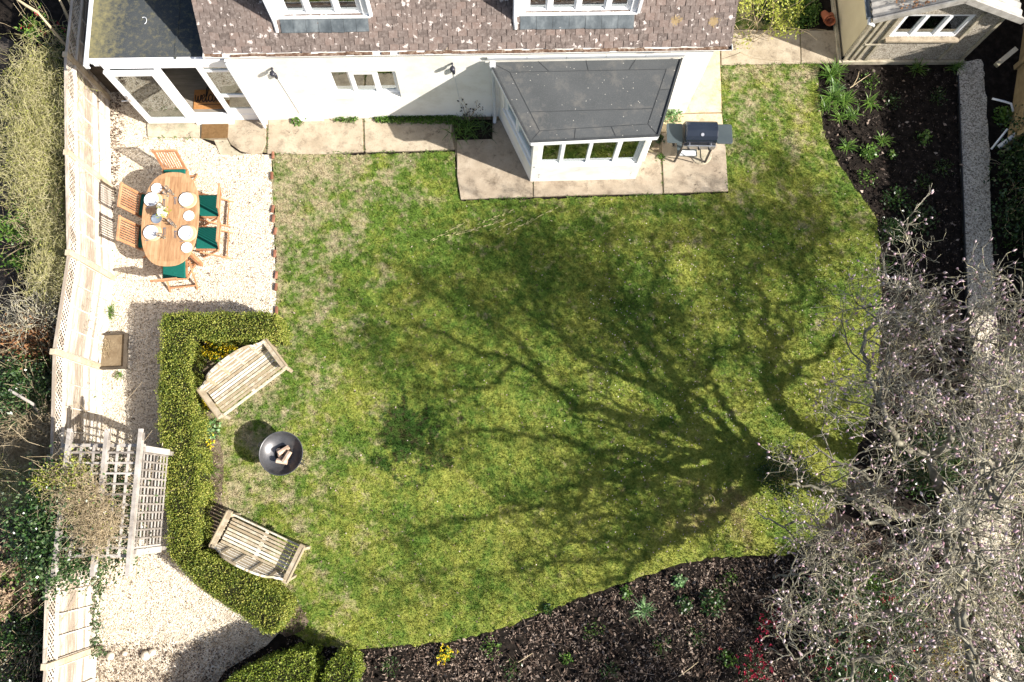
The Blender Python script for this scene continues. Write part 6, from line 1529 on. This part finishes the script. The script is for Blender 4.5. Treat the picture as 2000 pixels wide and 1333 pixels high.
# limbs seen from above on the near and right sides
LV((1820, 1015, 2.2), (1760, 1010, 2.35), (1690, 985, 2.5), (1620, 960, 2.6), (1540, 945, 2.6), r=(.085, .016), dn=0.70)
LV((1700, 1020, 2.3), (1610, 1040, 2.2), (1530, 1030, 2.1), (1480, 1000, 2.0), r=(.045, .012), s0=(1760, 1010, 2.35), dn=0.74)
LV((1700, 940, 2.6), (1640, 905, 2.6), (1590, 870, 2.6), r=(.045, .012), s0=(1760, 1010, 2.35), dn=0.97)
LV((1800, 1070, 2.3), (1740, 1080, 2.4), (1660, 1085, 2.5), (1580, 1110, 2.6), (1510, 1130, 2.5), r=(.07, .014), dn=0.74)
LV((1680, 1140, 2.6), (1620, 1180, 2.7), (1540, 1200, 2.6), r=(.045, .012), s0=(1740, 1080, 2.4), dn=0.74)
LV((1840, 960, 2.4), (1815, 890, 2.8), (1760, 872, 3.1), (1725, 800, 3.5), (1730, 700, 3.9), (1760, 620, 4.2), r=(.09, .018), dn=1.89)
LV((1700, 740, 3.6), (1690, 660, 3.8), (1740, 590, 3.9), (1780, 545, 3.9), r=(.045, .012), s0=(1725, 800, 3.5), dn=1.34)
LV((1855, 820, 3.3), (1850, 740, 3.8), (1820, 650, 4.2), (1800, 570, 4.3), r=(.06, .014), s0=(1815, 890, 2.8), dn=2.03)
LV((1900, 950, 2.6), (1930, 840, 3.3), (1905, 720, 3.9), (1890, 620, 4.3), r=(.08, .016), dn=1.36)
LV((1970, 740, 3.9), (1960, 640, 4.4), (1990, 540, 4.6), r=(.05, .012), s0=(1930, 840, 3.3), dn=1.46)
LV((1960, 970, 2.6), (2040, 910, 3.2), (2150, 820, 3.8), r=(.085, .02), dn=1.26)
LV((2010, 780, 3.7), (2030, 660, 4.3), r=(.04, .012), s0=(1990, 940, 2.9), dn=1.36)
LV((1880, 1100, 2.2), (1868, 1160, 2.4), (1850, 1230, 2.6), (1810, 1300, 2.8), (1800, 1420, 3.2), r=(.12, .04), dn=1.30)
LV((1940, 1150, 2.7), (1970, 1150, 2.8), (2030, 1090, 3.1), (2150, 1040, 3.7), r=(.08, .02), s0=(1880, 1100, 2.2), dn=1.17)
LV((1780, 1170, 2.6), (1700, 1200, 2.7), (1620, 1240, 2.8), (1560, 1290, 2.8), r=(.06, .014), s0=(1868, 1160, 2.4), dn=0.74)
LV((1740, 1290, 3.0), (1660, 1330, 3.1), (1600, 1390, 3.1), r=(.05, .014), s0=(1850, 1230, 2.6), dn=0.74)
LV((1930, 1250, 3.2), (1970, 1320, 3.6), (1990, 1420, 4.0), r=(.05, .014), s0=(1868, 1160, 2.4), dn=1.26)
tree('magnolia_tree', limbs, 'large bare magnolia full of pale pink buds filling the lower right', 1.15, .85, .8, T0)
# second tree mostly past the bottom right corner
l2 = [([(6.2, -6.2, 0), (6.15, -6.0, 1.0), (6.1, -5.8, 2.0)], .16, .11)]
for e in ((4.9, -4.2, 2.6), (6.4, -4.0, 3.4), (7.6, -4.8, 3.6), (7.6, -3.6, 2.6), (5.6, -3.6, 2.4)):
    a = np.array((6.1, -5.8, 2.0)); e = np.array(e); l2.append(([a, a * .6 + e * .4 + [0, 0, .25], e], .06, .018))
tree('bare_tree', l2, 'second bare twiggy tree reaching in at the bottom right edge', .9, .8, .35, (6.2, -6.2, 0))

# shrubs under the magnolia
bush('camellia', (*W(1690, 1230, .6),), (1.15, .95, 1.15), 'dark green camellia dotted with red flowers under the magnolia', M['ivy'], 6500, .07, .035, 60, extra=(M['petal_r'], 70, .04, .03, 'flowers'))
bush('forsythia', (*W(1835, 1275, .8),), (.55, .55, 1.1), 'forsythia with yellow flowers and bare canes at the bottom right', M['petal_y'], 420, .03, .014, 90, sr=.007, lname='flowers')
bush('holly_bush', (*W(1530, 925, .3),), (.42, .38, .6), 'dark rounded evergreen at the foot of the magnolia shadow', M['greendk'], 2600, .05, .026, 40)
bush('evergreen_shrub', (*W(1680, 1140, .5),), (.35, .35, .8), 'bright glossy green shrub showing through the magnolia twigs', M['green'], 900, .07, .035, 30)
bush('evergreen_shrub', (*W(1810, 900, .4),), (.7, .6, .8), 'dark green undergrowth between the path and the magnolia trunk', M['greendk'], 3200, .06, .032, 40)
bush('evergreen_shrub', (*W(1985, 1180, .4),), (.8, 1.0, .9), 'dark green undergrowth at the right edge below the trunk', M['greendk'], 3600, .06, .032, 40)
bush('evergreen_shrub', (*W(1990, 800, .4),), (.6, 1.3, .9), 'dark green undergrowth right of the path beneath the magnolia', M['greendk'], 3600, .06, .032, 40)
# tall evergreen hedge standing along the right-hand boundary
hedge('boundary_hedge', [(11.5, 2.8), (12.3, 2.8), (12.6, 9.3), (11.9, 9.3)], 3.1, 9000, M['greendk'], 'tall dark boundary hedge along the right edge', .11, .07)
SC.render.engine = 'CYCLES'
SC.cycles.transparent_max_bounces = 32
